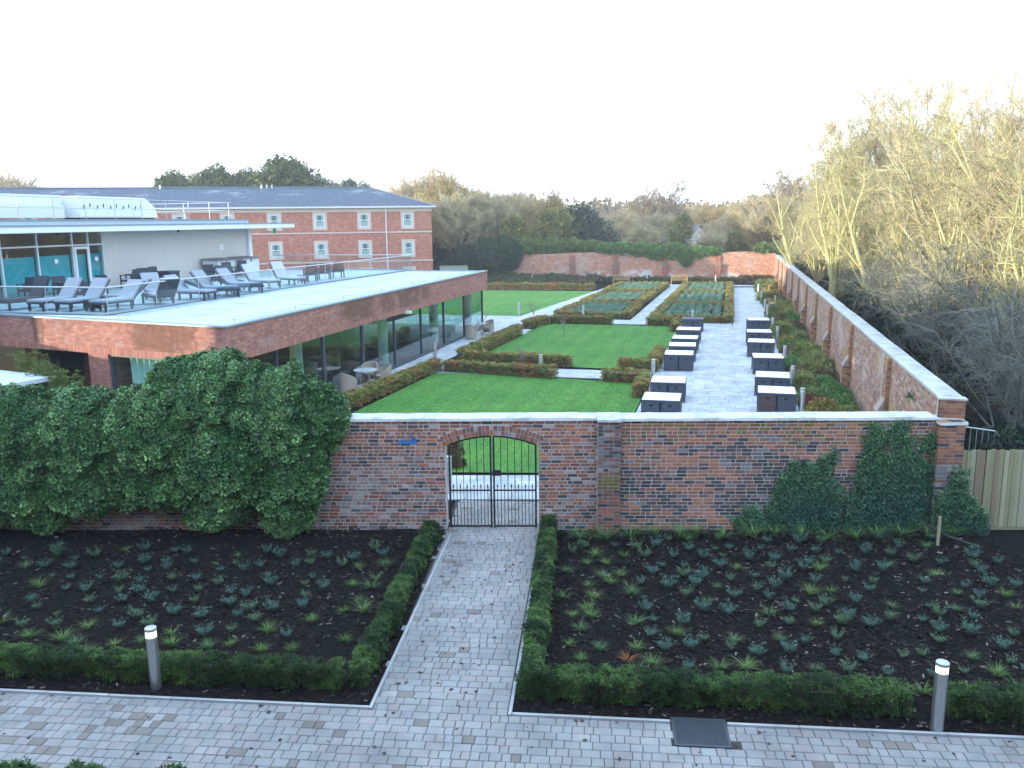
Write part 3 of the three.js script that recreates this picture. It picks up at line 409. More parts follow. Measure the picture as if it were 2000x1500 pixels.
// ---------------------------------------------------------------- foliage building blocks
function sprig(n, spread, len, wid, seed, up = 0.4) {          // a handful of folded leaves round a point
  const R = rng(seed), g = new GB();
  for (let i = 0; i < n; i++) {
    const th = R() * 6.283, ph = Math.acos(lerp(-0.6, 1, R())), d = [Math.sin(ph) * Math.cos(th), Math.cos(ph) * (1 - up) + up, Math.sin(ph) * Math.sin(th)], l = Math.hypot(...d); d.forEach((x, k) => (d[k] = x / l));
    const o = [d[0] * spread * R(), d[1] * spread * R(), d[2] * spread * R()], s = [-d[2] + (R() - 0.5) * 0.8, (R() - 0.5) * 1.2, d[0] + (R() - 0.5) * 0.8], sl = Math.hypot(...s) || 1, w = wid * (0.7 + R() * 0.6), ln = len * (0.7 + R() * 0.6);
    const sd = s.map((x) => (x / sl) * w * 0.5), md = o.map((x, k) => x + d[k] * ln * 0.45), tip = o.map((x, k) => x + d[k] * ln - (k === 1 ? ln * 0.15 : 0));
    g.quad(o, md.map((x, k) => x + sd[k]), tip, md.map((x, k) => x - sd[k]));
  }
  return g.build();
}
const SPR = { box: sprig(14, 0.7, 0.55, 0.34, 301), ivy: sprig(11, 0.75, 0.6, 0.55, 302, 0.1), clump: sprig(16, 0.9, 0.5, 0.36, 303), needle: sprig(20, 0.8, 0.8, 0.12, 304), long: sprig(12, 0.4, 1.1, 0.16, 305, 0.6) };
// a clipped hedge along local x: leaf sprigs through an uneven shell, a twiggy heart inside
function hedgeGeo(L, W, H, n, size, colA, colB, seed, bumpy = 0.06, pitch = 0.42) {
  const R = rng(seed), out = [];
  const swell = (x, y) => (noise2(x / pitch + seed, y * 1.5, seed) - 0.5) * 2 * bumpy + Math.sin((x / pitch) * Math.PI * 2) * bumpy * 0.35;
  for (let i = 0; i < n; i++) {
    const x = (R() - 0.5) * L, face = R() * (2 * H + W), e = -Math.abs(R() * R()) * size * 1.6; let y, z;
    const sw = swell(x, 0); if (face < H) { y = R() * H; z = W / 2 + sw * 0.8 + e - (y > H * 0.8 ? (y / H - 0.8) * W * 0.35 : 0); } else if (face < 2 * H) { y = R() * H; z = -W / 2 - sw * 0.8 - e; } else { z = (R() - 0.5) * W; y = H + sw + e - Math.pow(Math.abs(z) / (W / 2), 3) * 0.05; }
    const t = clamp(smooth(0.4, 0.76, noise2(x * 2.6 + seed * 3, y * 4 + z * 3, seed + 4)) + (R() - 0.5) * 0.75, 0, 1), k = 0.65 + R() * 0.7, c = mix3(colA, colB, t);
    const ex = Math.abs(x) > L / 2 - 0.06 ? 0.04 : 0; out.push([x - Math.sign(x) * ex, Math.max(0.02, y), z, R() * 0.8 - 0.4, R() * 6.28, R() * 0.8 - 0.4, size * (0.7 + R() * 0.6), c.map((v) => v * k)]);
  }
  for (let i = 0; i < n * 0.12 * (H / Math.max(L, 0.3)); i++) for (const s of [-1, 1]) { const k = 0.65 + R() * 0.7; out.push([s * (L / 2 + R() * 0.03), R() * H, (R() - 0.5) * W, 0, R() * 6, 0, size, mix3(colA, colB, R()).map((v) => v * k)]); }
  return out;
}
function hedge(label, group, a, b, W, H, o) {
  const dx = b[0] - a[0], dz = b[1] - a[1], L = Math.hypot(dx, dz), h = thing('hedge', label, 'hedge', group, [(a[0] + b[0]) / 2, o.y || 0, (a[1] + b[1]) / 2], Math.atan2(-dz, dx));
  part(h, 'branches', bx(-L / 2 + 0.08, 0, -W / 2 + 0.12, L / 2 - 0.08, H - 0.14, W / 2 - 0.12), M.stemDark);
  inst(h, 'foliage', o.geo || SPR.box, M.leaf, hedgeGeo(L, W, H, Math.round(L * o.n), o.size, o.a, o.b, o.seed, o.bumpy, o.pitch)); return h;
}
const GRN = [0.045, 0.085, 0.016], RUST = [0.38, 0.19, 0.06], OLIVE = [0.235, 0.265, 0.07];
{
  const o = (seed, x = {}) => ({ n: 400, size: 0.1, a: OLIVE, b: RUST, seed, bumpy: 0.1, pitch: 0.58, ...x }), gr = 'young clipped hedges round the lawns';
  hedge('long hedge between the near lawn and the path along the glass building', gr, [-13.28, -26.8], [-12.72, -35.4], 0.5, 0.5, o(1));
  hedge('row of bushy rust tinted hedge plants along the near edge of the cross path', gr, [-12.3, -35.25], [-7.05, -34.5], 0.52, 0.46, o(2, { bumpy: 0.11, pitch: 0.62 }));
  hedge('long rust tinted hedge along the far edge of the cross path', gr, [-12.1, -37.65], [-6.9, -37.4], 0.55, 0.52, o(3));
  hedge('hedge between the middle lawn and the path along the glass building', gr, [-12.35, -38.0], [-12.0, -47.7], 0.6, 0.55, o(4));
  hedge('short hedge at the far left corner of the middle lawn', gr, [-12.2, -50.4], [-11.55, -53.4], 0.6, 0.52, o(5));
  hedge('hedge along the far edge of the middle lawn', gr, [-11.3, -53.55], [-7.2, -53.5], 0.5, 0.5, o(6));
  hedge('short hedge at the far right corner of the middle lawn', gr, [-5.0, -53.5], [-3.2, -53.25], 0.5, 0.5, o(7));
  hedge('short hedge stub beside the dark tabled set at the far patio edge', gr, [-3.1, -52.6], [-3.05, -50.4], 0.4, 0.5, o(8));
  hedge('short bushy hedge at the near right corner of the cross path', gr, [-5.0, -34.25], [-3.1, -34.2], 0.5, 0.46, o(9, { bumpy: 0.11, pitch: 0.62 }));
  hedge('hedge stub running along the patio edge beside the near lawn', gr, [-3.2, -33.8], [-3.15, -31.1], 0.42, 0.5, o(10, { bumpy: 0.1 }));
  hedge('short hedge at the far right corner of the cross path', gr, [-4.7, -37.1], [-2.95, -36.9], 0.5, 0.5, o(11));
  hedge('hedge stub running along the patio edge beside the middle lawn', gr, [-3.2, -37.5], [-3.15, -41.2], 0.42, 0.52, o(12));
  hedge('low rust brown hedge along the far end of the far lawn', 'hedges at the far end', [-26, -79.2], [-12.4, -79.5], 0.7, 0.6, o(13, { n: 200, size: 0.13 }));
  // six parterre beds: hedge frames round lavender
  const bedAt = (xl0, xr0, z0, xl1, xr1, z1, label, seed) => {
    const h = thing('parterre_hedge', label + ' with a clipped hedge frame', 'hedge', 'parterre bed hedges', [0, 0, 0]), all = [], core = new GB();
    [[[xl0, z0], [xr0, z0]], [[xl1, z1], [xr1, z1]], [[xl0, z0], [xl1, z1]], [[xr0, z0], [xr1, z1]]].forEach(([a, b], i) => {
      const dx = b[0] - a[0], dz = b[1] - a[1], L = Math.hypot(dx, dz), an = Math.atan2(-dz, dx), c = Math.cos(an), s = Math.sin(an), mx = (a[0] + b[0]) / 2, mz = (a[1] + b[1]) / 2;
      for (const e of hedgeGeo(L, 0.5, 0.45, Math.round(L * 200), 0.12, [0.25, 0.28, 0.08], RUST, seed + i, 0.09, 0.55)) { const x = e[0] * c + e[2] * s, z = -e[0] * s + e[2] * c; all.push([mx + x, e[1], mz + z, ...e.slice(3)]); }
      core.box(mx - L / 2 + 0.12, 0, mz - 0.1, mx + L / 2 - 0.12, 0.3, mz + 0.1, an);
    });
    part(h, 'branches', core.build(), M.stemDark); inst(h, 'foliage', SPR.box, M.leaf, all);
    const R = rng(seed + 90), lv = []; const nr = Math.round(Math.abs(z1 - z0 + 1) / 0.62), nc = Math.round((xr0 - xl0 - 0.9) / 0.6);
    for (let i = 0; i < nr; i++) for (let j = 0; j < nc; j++) { const t = (i + 0.5) / nr, z = lerp(z0 - 0.55, z1 + 0.55, t), xl = lerp(xl0, xl1, t) + 0.5, xr = lerp(xr0, xr1, t) - 0.5, x = lerp(xl, xr, (j + 0.5) / nc) + (R() - 0.5) * 0.12; for (let q = 0; q < 13; q++) { const k = 0.75 + R() * 0.6, r = 0.2 * Math.sqrt(R()), an = R() * 6.28; lv.push([x + r * Math.cos(an), 0.04 + (0.46 - r * 1.2) * (0.6 + 0.5 * R()), z + r * Math.sin(an), r * 1.6 * Math.sin(an), R() * 6.28, -r * 1.6 * Math.cos(an), 0.17, [0.21 * k, 0.33 * k, 0.235 * k]]); } }
    tag(inst(scene, num('lavender_planting'), SPR.long, M.leaf, lv), 'rows of grey green lavender mounds inside the ' + label, 'lavender', 'lavender in the parterre beds');
  };
  bedAt(-11.4, -6.75, -56.5, -11.0, -6.6, -63.6, 'left parterre bed nearest the lawn', 400); bedAt(-11.1, -6.75, -65.2, -10.6, -6.35, -73.6, 'middle of the three left parterre beds', 410); bedAt(-10.8, -6.4, -75.7, -10.5, -6.05, -84.6, 'left parterre bed nearest the far wall', 420);
  bedAt(-4.75, 0.0, -55.2, -4.55, 0.0, -63.9, 'right parterre bed nearest the lawn', 430); bedAt(-4.55, 0.0, -65.0, -4.3, 0.0, -74.2, 'middle of the three right parterre beds', 440); bedAt(-4.3, 0.0, -75.3, -4.1, 0.0, -84.8, 'right parterre bed nearest the far wall', 450);
}

// ---------------------------------------------------------------- bollard lights
function bollard(label, group, x, z, h = 0.93, lit = false) {
  const b = thing('bollard_light', label, 'bollard light', group, [x, 0, z]), r = 0.0795, ball = lit ? 0.075 : 0.06, cyl = (r0, r1, y0, y1, s = 20) => { const g = new THREE.CylinderGeometry(r1, r0, y1 - y0, s); g.translate(0, (y0 + y1) / 2, 0); return g; };
  part(b, 'post', cyl(r, r, -0.05, h - 0.15), lit ? M.steel : M.postSteel); part(b, 'groove', cyl(r * 0.94, r * 0.94, h - 0.15, h - 0.142), M.darkSteel);
  const lens = part(b, 'lens', cyl(r * 0.96, r * 0.96, h - 0.142, h - 0.042), lit ? new THREE.MeshStandardMaterial({ color: lin(0.8, 0.78, 0.72), emissive: lin(1, 0.86, 0.62), emissiveIntensity: 1.1, roughness: 0.4 }) : mat(0.62, 0.62, 0.58, 0.35));
  part(b, 'cap', new THREE.LatheGeometry([[0, h - 0.042], [r * 1.04, h - 0.042], [r * 1.04, h - 0.008], [r * 0.98, h], [0, h]].map((p) => new THREE.Vector2(...p)), 20), M.galv);
  if (lit) { const l = new THREE.PointLight(lin(1, 0.86, 0.62), 0.25, 6); l.position.set(0, h - 0.09, 0); l.castShadow = true; b.add(l); }
  return b;
}
{
  const a = fpW(-3.3, 0.26), c = fpW(7.5, 0.07);
  bollard('lit steel bollard light in front of the left planting bed', 'lit bollard lights in the forecourt', a[0], a[1], 0.93, true); bollard('lit steel bollard light in front of the right planting bed', 'lit bollard lights in the forecourt', c[0], c[1], 0.97, true);
  [[2.53, -29.4], [2.5, -33.9], [2.52, -39.3], [2.54, -46.3], [2.5, -50.6], [2.5, -58.3], [2.48, -62.1], [2.5, -69.8], [2.46, -76.9]].forEach(([x, z], i) => bollard(`${ord[i]} steel bollard from the front along the right-hand edge of the patio`, 'bollards along the patio', x, z));
  const g = 'bollards round the lawns and paths'; [['steel bollard beside the second table set of the left patio row', -2.93, -34.5], ['steel bollard standing in the hedge along the near side of the cross path', -7.77, -34.9], ['steel bollard behind the dark topped table set at the far patio', -2.2, -54.2], ['steel bollard in front of the nearest left parterre bed', -9.5, -55.9], ['steel bollard at the corner of the far lawn beside the path', -14.33, -57.4], ['slatted bollard beside the glass building behind the small bare tree', -13.55, -37.6], ['pale bollard seen through the bars at the left of the gate', -6.55, -18.9], ['bollard between the benches before the far wall', -8.35, -88.6], ['bollard in the far border left of the benches', -14.9, -88.9], ['bollard in the far border at the left end', -20.6, -88.6], ['bollard in the far border behind the right parterre beds', -1.4, -88.4]].forEach(([l, x, z]) => bollard(l, g, x, z));
}
// ---------------------------------------------------------------- rattan cube dining sets on the patio
{
  const wv = valTex(128, 128, (u, v) => { const a = Math.floor(u * 16), b = Math.floor(v * 32), fy = v * 32 - b; return (fy < 0.2 ? 0 : 0.6 + 0.4 * ((a + b) & 1)) * (0.8 + 0.2 * hashv(a, b, 4)); }, 0.32, 0.64);
  const wc = colTex(64, 256, (u, v) => { const b = Math.floor(v * 16), f = v * 16 - b, k = (f < 0.28 ? 0.45 : 1.05) * (0.8 + 0.4 * hashv(Math.floor(u * 12), b, 9)); return [k, k, k].map((q) => q * 0.75); }, 0.3, 0.72), rat = (r, g, b) => new THREE.MeshStandardMaterial({ color: lin(r, g, b), roughness: 0.55, map: wc, bumpMap: wv, bumpScale: 0.006, side: THREE.DoubleSide }), navy = rat(0.06, 0.078, 0.115), brown = rat(0.1, 0.058, 0.06), slot = mat(0.004, 0.004, 0.005, 0.9);
  const topM = new THREE.MeshStandardMaterial({ roughness: 0.35, map: colTex(256, 256, (u, v) => { const a = fbm(u, v, 5, 5, 253), c = fbm(u, v, 50, 3, 254); return mix3([0.78, 0.78, 0.77], [0.5, 0.48, 0.44], smooth(0.5, 0.8, a) * smooth(0.4, 0.65, c) * 0.7); }, 2.1) }), stained = new THREE.MeshStandardMaterial({ roughness: 0.4, map: colTex(256, 256, (u, v) => { const a = fbm(u, v, 8, 5, 251), c = fbm(u, v, 40, 3, 252); return mix3([0.74, 0.74, 0.72], [0.3, 0.24, 0.18], smooth(0.58, 0.72, a) * smooth(0.45, 0.6, c)); }, 1.3) });
  const W = 1.27, D = 1.25, H = 0.74;
  function cubeSet(x, z, row, i, opt = {}) {
    const where = `${opt.which || ord[i]} rattan set of the ${row} patio row`, ry = (hashv(i, row.length, 7) - 0.5) * 0.11;
    const t = thing('cube_table', `${opt.dark ? 'dark covered' : opt.stain ? 'dirty white' : 'white'} topped square table, ${where}`, 'table', 'cube dining tables', [x, 0, z], ry);
    part(t, 'frame', new GB().box(-W / 2, H - 0.1, -D / 2, W / 2, H - 0.012, D / 2).box(-W / 2, 0, D / 2 - 0.045, -W / 2 + 0.045, H - 0.1, D / 2).box(W / 2 - 0.045, 0, D / 2 - 0.045, W / 2, H - 0.1, D / 2).box(-W / 2, 0, -D / 2, -W / 2 + 0.045, H - 0.1, -D / 2 + 0.045).box(W / 2 - 0.045, 0, -D / 2, W / 2, H - 0.1, -D / 2 + 0.045).build(), navy);
    part(t, 'divider', bx(-0.045, 0.02, -D / 2 + 0.1, 0.045, H - 0.101, D / 2 - 0.1), navy);
    part(t, 'table_top', new GB().slab(-W / 2 + 0.02, H - 0.011, -D / 2 + 0.02, W / 2 - 0.02, H + 0.008, D / 2 - 0.02, 0.006).build(), opt.dark ? rat(0.03, 0.045, 0.075) : opt.stain ? stained : topM);
    const cw = W / 2 - 0.083;
    for (const [sx, sz, nm] of [[-1, 1, 'front left'], [1, 1, 'front right'], [-1, -1, 'rear left'], [1, -1, 'rear right']]) {
      const ch = thing('cube_chair', `${opt.brown && sx < 0 && sz > 0 ? 'brown' : 'dark blue'} cube chair, ${nm} of ${ord[i]} set in ${row} patio row`, 'chair', 'cube chairs', [x, 0, z], ry), m = opt.brown && sx < 0 && sz > 0 ? brown : navy, x0 = sx < 0 ? -W / 2 + 0.052 : 0.031, x1 = x0 + cw, zf = sz * (D / 2 + 0.012), zb = sz * 0.04;
      part(ch, 'backrest', new GB().box(x0, 0.03, Math.min(zf, zf - sz * 0.06), x1, H - 0.105, Math.max(zf, zf - sz * 0.06)).build(), m);
      part(ch, 'seat', new GB().box(x0 + 0.06, 0.03, Math.min(zf - sz * 0.061, zb), x1 - 0.06, 0.36, Math.max(zf - sz * 0.061, zb)).build(), m);
      for (const e of [0, 1]) part(ch, 'arm_panel', new GB().box(e ? x1 - 0.058 : x0, 0.03, Math.min(zf - sz * 0.061, zb), e ? x1 : x0 + 0.058, H - 0.13, Math.max(zf - sz * 0.061, zb)).build(), m);
      part(ch, 'hand_slot', bx((x0 + x1) / 2 - 0.06, H - 0.215, Math.min(zf, zf + sz * 0.003), (x0 + x1) / 2 + 0.06, H - 0.165, Math.max(zf, zf + sz * 0.003)), slot);
    }
  }
  [-27.4, -30.55, -37.1, -39.7, -42.25, -45.7, -50.6].forEach((z, i) => cubeSet(-2.07, z - D / 2, 'left', i, { dark: i === 6 }));
  [-29.3, -32.3, -36.9, -41.6, -45.3, -50.8].forEach((z, i) => cubeSet(1.71 - (i > 2 && i < 5 ? 0.12 : 0), z - D / 2, 'right', i, { brown: i === 0, stain: i === 1 || i > 3 }));
}
// ---------------------------------------------------------------- garden benches
function bench(label, x, z, ry) {
  const b = thing('garden_bench', label, 'bench', 'wooden garden benches', [x, 0, z], ry), m = mat(0.42, 0.29, 0.12, 0.75, { map: T.wood }), L = 1.6;
  for (const s of [-1, 1]) { part(b, 'leg', bx(s * L / 2 - 0.035, 0, 0.17, s * L / 2 + 0.035, 0.62, 0.24), m); part(b, 'leg', new GB().box(s * L / 2 - 0.035, 0, -0.26, s * L / 2 + 0.035, 0.92, -0.19).build(), m); part(b, 'armrest', bx(s * L / 2 - 0.045, 0.621, -0.188, s * L / 2 + 0.045, 0.66, 0.27), m); }
  for (let i = 0; i < 4; i++) part(b, 'seat_slat', bx(-L / 2 + 0.04, 0.42, -0.18 + i * 0.1, L / 2 - 0.04, 0.445, -0.095 + i * 0.1), m);
  part(b, 'back_rail', bx(-L / 2 + 0.036, 0.86, -0.25, L / 2 - 0.036, 0.93, -0.2), m); part(b, 'back_rail', bx(-L / 2 + 0.036, 0.5, -0.25, L / 2 - 0.036, 0.55, -0.2), m);
  for (let i = 0; i < 13; i++) { const q = lerp(-L / 2 + 0.1, L / 2 - 0.1, i / 12); part(b, 'back_slat', bx(q - 0.02, 0.551, -0.237, q + 0.02, 0.859, -0.213), m); }
  return b;
}
bench('slatted wooden bench at the end of the left path before the far wall', -10.95, -87.9, 0.05); bench('slatted wooden bench at the end of the middle path before the far wall', -5.0, -87.9, -0.03);
bench('wooden bench among the border shrubs, the farther one by the patio edge', 3.05, -75.2, -1.57); bench('wooden bench among the border shrubs, the nearer one by the patio edge', 3.05, -64.5, -1.57);

// ---------------------------------------------------------------- glass-walled pavilion with roof terrace
const PV = [-22, 0, -36];
function wp(parent, name, gb, m, kind) { const g = gb.build ? gb.build() : gb; g.translate(-parent.position.x, -parent.position.y, -parent.position.z); return part(parent, name, g, m, kind); }
const TF = -10.95 * RAD;
function fl(gb) { const g = gb.build(); g.applyMatrix4(new THREE.Matrix4().makeRotationY(TF).setPosition(-14.75, 0, -22.3)); return g; }   // front-face frame: x to the right, corner at 0
const PAVB = [[0.35, 0.145, 0.11], [0.38, 0.17, 0.13], [0.32, 0.14, 0.11], [0.4, 0.19, 0.15], [0.34, 0.16, 0.135]], PAVM = [0.17, 0.095, 0.085];
{
  const pv = thing('pavilion', 'single storey glass and red brick pavilion with a roof terrace and cream upper storey', 'building', null, PV);
  const stain = (spots, seed, tw, th) => (k, u, v) => { let s = 0; const X = u * tw, Y = v * th; const wob = (fbm(u, v, 40, 4, seed, 4) - 0.5) * 1.1; for (const [x, w, y0, y1, a] of spots) { const e = 1 - Math.abs(X - x + wob * 0.5) / (w * (1 + wob)); s = Math.max(s, smooth(0, 0.45, e) * smooth(y0 - 0.15, y0 + 0.25, Y + wob * 0.3) * smooth(y1 + 0.2, y1 - 0.1, Y) * a); } k = mix3(k, [0.13, 0.06, 0.04], s * (0.65 + 0.35 * fbm(u, v, 90, 3, seed + 3, 6))); return mix3(k, [0.42, 0.31, 0.29], smooth(0.6, 0.8, fbm(u, v, 24, 4, seed + 8, 3)) * 0.35); };
  const tA = brickTex(2048, 128, 28.8, 1.095, PAVB, PAVM, 261, stain([[9.6, 1.7, 0.15, 1.1, 0.85], [12.7, 0.9, 0.2, 1.1, 0.8], [15.2, 1.9, 0.2, 1.1, 0.9], [17.4, 0.8, 0.3, 1.0, 0.7]], 262, 28.8, 1.095)), tB = brickTex(1024, 128, 12, 1.095, PAVB, PAVM, 271, stain([[3.0, 1.3, 0.1, 1.1, 0.9], [1.6, 0.5, 0.3, 1.1, 0.8], [8.6, 0.3, 0.1, 1.1, 0.9], [7.4, 0.6, 0.6, 1.1, 0.5]], 272, 12, 1.095));
  const bm = (t) => new THREE.MeshStandardMaterial({ map: t, roughness: 0.9, side: THREE.DoubleSide });
  const y0 = 2.405, y1 = 3.5, gA = new GB(), U = (z, y) => [-22.3 - z, y - y0]; gA.quad([-14.75, y0, -22.3], [-14.75, y0, -50.95], [-14.75, y1, -50.95], [-14.75, y1, -22.3], U(-22.3, y0), U(-50.95, y0), U(-50.95, y1), U(-22.3, y1)).quad([-14.75, y0, -50.95], [-20.3, y0, -50.95], [-20.3, y1, -50.95], [-14.75, y1, -50.95]).quad([-15.05, y0, -22.5], [-14.75, y0, -22.3], [-14.75, y0, -50.95], [-15.05, y0, -50.95]);
  wp(pv, 'brick_fascia', gA, bm(tA));
  // soldier course along the foot of the fascia, each brick on end
  { const R = rng(41), g = new GB(true); for (let z = -22.32; z > -50.9; z -= 0.078) { const k = 0.8 + R() * 0.4, c = PAVB[Math.floor(R() * 5)]; g.col = c.map((x) => x * k); g.box(-14.76, y0 - 0.002, z - 0.07, -14.744, y0 + 0.215, z); } wp(pv, 'soldier_course', g, new THREE.MeshStandardMaterial({ vertexColors: true, roughness: 0.9, side: THREE.DoubleSide }), 'stuff'); }
  const gB = new GB(), UB = (x, y) => [-x, y - y0]; gB.quad([-12, y0, 0], [0, y0, 0], [0, y1, 0], [-12, y1, 0], UB(-12, y0), UB(0, y0), UB(0, y1), UB(-12, y1)).quad([-12, y0, -0.3], [-0.06, y0, -0.3], [0, y0, 0], [-12, y0, 0]);
  wp(pv, 'brick_fascia', fl(gB), bm(tB));
  { const R = rng(43), g = new GB(true); for (let x = -0.02; x > -12; x -= 0.078) { const k = 0.8 + R() * 0.4, c = PAVB[Math.floor(R() * 5)]; g.col = c.map((q) => q * k); g.box(x - 0.07, y0 - 0.002, -0.004, x, y0 + 0.215, 0.006); } wp(pv, 'soldier_course', fl(g), new THREE.MeshStandardMaterial({ vertexColors: true, roughness: 0.9, side: THREE.DoubleSide }), 'stuff'); }
  const tC = brickTex(512, 512, 3.64, 3.13, PAVB, PAVM, 281), wallM = bm(tC);
  wp(pv, 'front_pier', fl(new GB().box(-6.17, -0.1, -0.45, -5.23, y0 - 0.001, -0.002)), wallM);
  wp(pv, 'recess_wall', fl(new GB().box(-13, -0.1, -2.6, -5.6, y0, -2.45).box(-5.6, -0.1, -2.6, -5.3, y0, -0.46)), wallM); wp(pv, 'recess_ceiling', fl(new GB().box(-13, y0 + 0.001, -2.6, -5.3, y0 + 0.1, -0.31)), M.offWhite);
  // front window with curtains
  const fr = M.frameGrey; wp(pv, 'front_window_frame', fl(new GB().box(-5.22, y0 - 0.07, -0.2, -0.02, y0 - 0.002, -0.06).box(-5.22, 0, -0.2, -5.15, y0 - 0.071, -0.06).box(-2.72, 0, -0.2, -2.65, y0 - 0.071, -0.06).box(-0.1, 0, -0.2, -0.03, y0 - 0.071, -0.06)), fr);
  for (const [a, b] of [[-5.15, -2.72], [-2.65, -0.1]]) wp(pv, 'glass_pane', fl(new GB().quad([a, 0, -0.13], [b, 0, -0.13], [b, y0 - 0.07, -0.13], [a, y0 - 0.07, -0.13])), M.glass);
  { const g = new GB(); let px = -4.7, pz = -0.45; for (let i = 1; i <= 90; i++) { const x = -4.7 + (i / 90) * 4.3, z = -0.45 + Math.sin(i * 1.05) * 0.055 + Math.sin(i * 0.37) * 0.02; g.quad([px, 0.05, pz], [x, 0.05, z], [x, y0 - 0.1, z], [px, y0 - 0.1, pz]); px = x; pz = z; } wp(pv, 'curtain', fl(g), mat(0.55, 0.68, 0.64, 0.9)); }
  // floor, ceiling, core, columns
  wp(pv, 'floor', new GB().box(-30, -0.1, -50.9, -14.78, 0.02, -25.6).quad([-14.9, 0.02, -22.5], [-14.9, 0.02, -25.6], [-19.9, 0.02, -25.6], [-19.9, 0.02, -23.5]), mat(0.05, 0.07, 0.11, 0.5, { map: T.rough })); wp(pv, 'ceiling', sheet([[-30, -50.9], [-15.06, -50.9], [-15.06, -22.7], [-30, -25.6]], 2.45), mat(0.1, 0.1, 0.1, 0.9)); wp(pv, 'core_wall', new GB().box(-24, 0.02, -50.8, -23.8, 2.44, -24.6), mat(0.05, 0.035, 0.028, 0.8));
  const colM = mat(0.66, 0.74, 0.71, 0.6); for (const z of [-28.3, -36.5, -43.6, -50.0]) wp(pv, 'column', (() => { const g = new THREE.CylinderGeometry(0.24, 0.24, 2.43, 24); g.translate(-15.75, 1.235, z); return g; })(), colM);
  // glazed facade
  const mz = [-22.42, -25.5, -28.95, -32.5, -36.0, -39.5, -43.0, -46.6, -50.4]; mz.forEach((z, i) => { const t = i === 2 || i === 3 ? 0.07 : 0.025; wp(pv, 'mullion', new GB().box(-15.02, 0, z - t, -14.9, y0 - 0.001, z + t), fr); if (i) wp(pv, 'glass_pane', new GB().quad([-14.96, 0.06, mz[i - 1] - 0.03], [-14.96, 0.06, z + 0.03], [-14.96, y0 - 0.03, z + 0.03], [-14.96, y0 - 0.03, mz[i - 1] - 0.03]), M.glassDark); });
  wp(pv, 'sill', new GB().box(-15.03, 0, -50.45, -14.89, 0.06, -22.42), fr); wp(pv, 'head_rail', new GB().box(-15.04, y0 - 0.045, -50.45, -14.88, y0 - 0.003, -22.42), fr);
  for (const [a, b] of [[-15, -17.5], [-17.5, -20]]) wp(pv, 'glass_pane', new GB().quad([a, 0.06, -50.42], [b, 0.06, -50.42], [b, y0 - 0.03, -50.42], [a, y0 - 0.03, -50.42]), M.glass);
  wp(pv, 'security_camera', new GB().box(-14.74, 2.36, -37.2, -14.5, 2.48, -36.9), M.white);
  // roof
  wp(pv, 'roof_membrane', sheet([[-20.2, -50.8], [-14.95, -50.8], [-14.95, -22.45], [-20.2, -23.5]], 3.505), mat(0.52, 0.57, 0.59, 0.7, { map: T.rough }));
  wp(pv, 'roof_membrane', sheet([[-26.5, -24.72], [-20.21, -23.5], [-20.21, -24.9], [-26.5, -25.0]], 3.503), mat(0.6, 0.66, 0.68, 0.7, { map: T.rough }));
  const trim = mat(0.2, 0.27, 0.31, 0.5, { metalness: 0.3 }); wp(pv, 'roof_edge_trim', new GB().box(-15.0, 3.501, -51.0, -14.7, 3.555, -22.3), trim); wp(pv, 'roof_edge_trim', fl(new GB().box(-12, 3.502, -0.25, -0.02, 3.556, 0.05)), trim); wp(pv, 'roof_edge_trim', new GB().box(-20.3, 3.5015, -51.0, -15.002, 3.554, -50.7), trim);
  for (let z = -25.4; z > -50; z -= 2.05) wp(pv, 'roof_seam', new GB().box(-20.15, 3.5055, z - 0.035, -15.01, 3.511, z + 0.035), mat(0.42, 0.48, 0.5, 0.75, { map: T.rough }));
  const wire = new GB(); for (let z = -24; z > -50; z -= 4) wire.rod([-15.5, 3.5, z], [-15.5, 3.6, z], 0.02); wire.rod([-15.5, 3.6, -23], [-15.5, 3.6, -50.4], 0.008); wp(pv, 'safety_line', wire, M.galv);
  wp(pv, 'terrace_deck', new GB().box(-30.1, 3.3, -52, -20.2, 3.515, -25.0), mat(0.38, 0.49, 0.53, 0.7, { map: T.rough })); wp(pv, 'back_roof', new GB().box(-46, 3.2, -52, -30.3, 3.4, -12), M.offWhite);
  // balustrade
  const bp = [[-31, -25.0], [-28.2, -24.85], [-25.9, -24.8], [-23.5, -24.8], [-20.95, -24.78], [-20.95, -27.4], [-20.9, -30], [-20.85, -32.6], [-20.75, -35.2], [-20.65, -37.8], [-20.5, -40.4], [-20.4, -43], [-20.3, -45.6], [-20.2, -48.2], [-20.15, -51.9], [-23, -51.9], [-26, -51.9], [-29.9, -51.9]];
  const glassB = new THREE.MeshPhysicalMaterial({ color: lin(0.86, 0.95, 0.95), transmission: 1, thickness: 0, roughness: 0.01, ior: 1.75, side: THREE.DoubleSide });
  for (let i = 1; i < bp.length; i++) { const a = bp[i - 1], b = bp[i], rear = i > 14; wp(pv, 'balustrade_panel', new GB().quad([a[0], 3.6, a[1]], [b[0], 3.6, b[1]], [b[0], 4.44, b[1]], [a[0], 4.44, a[1]]), glassB); wp(pv, 'handrail', new GB().rod([a[0], 4.48, a[1]], [b[0], 4.48, b[1]], 0.028, 0.028, 8), M.galv); wp(pv, 'base_channel', new GB().rod([a[0], 3.55, a[1]], [b[0], 3.55, b[1]], 0.05, 0.05, 4), trim); wp(pv, 'baluster', new GB().rod([b[0], 3.5, b[1]], [b[0], 4.47, b[1]], 0.014), M.galv); }
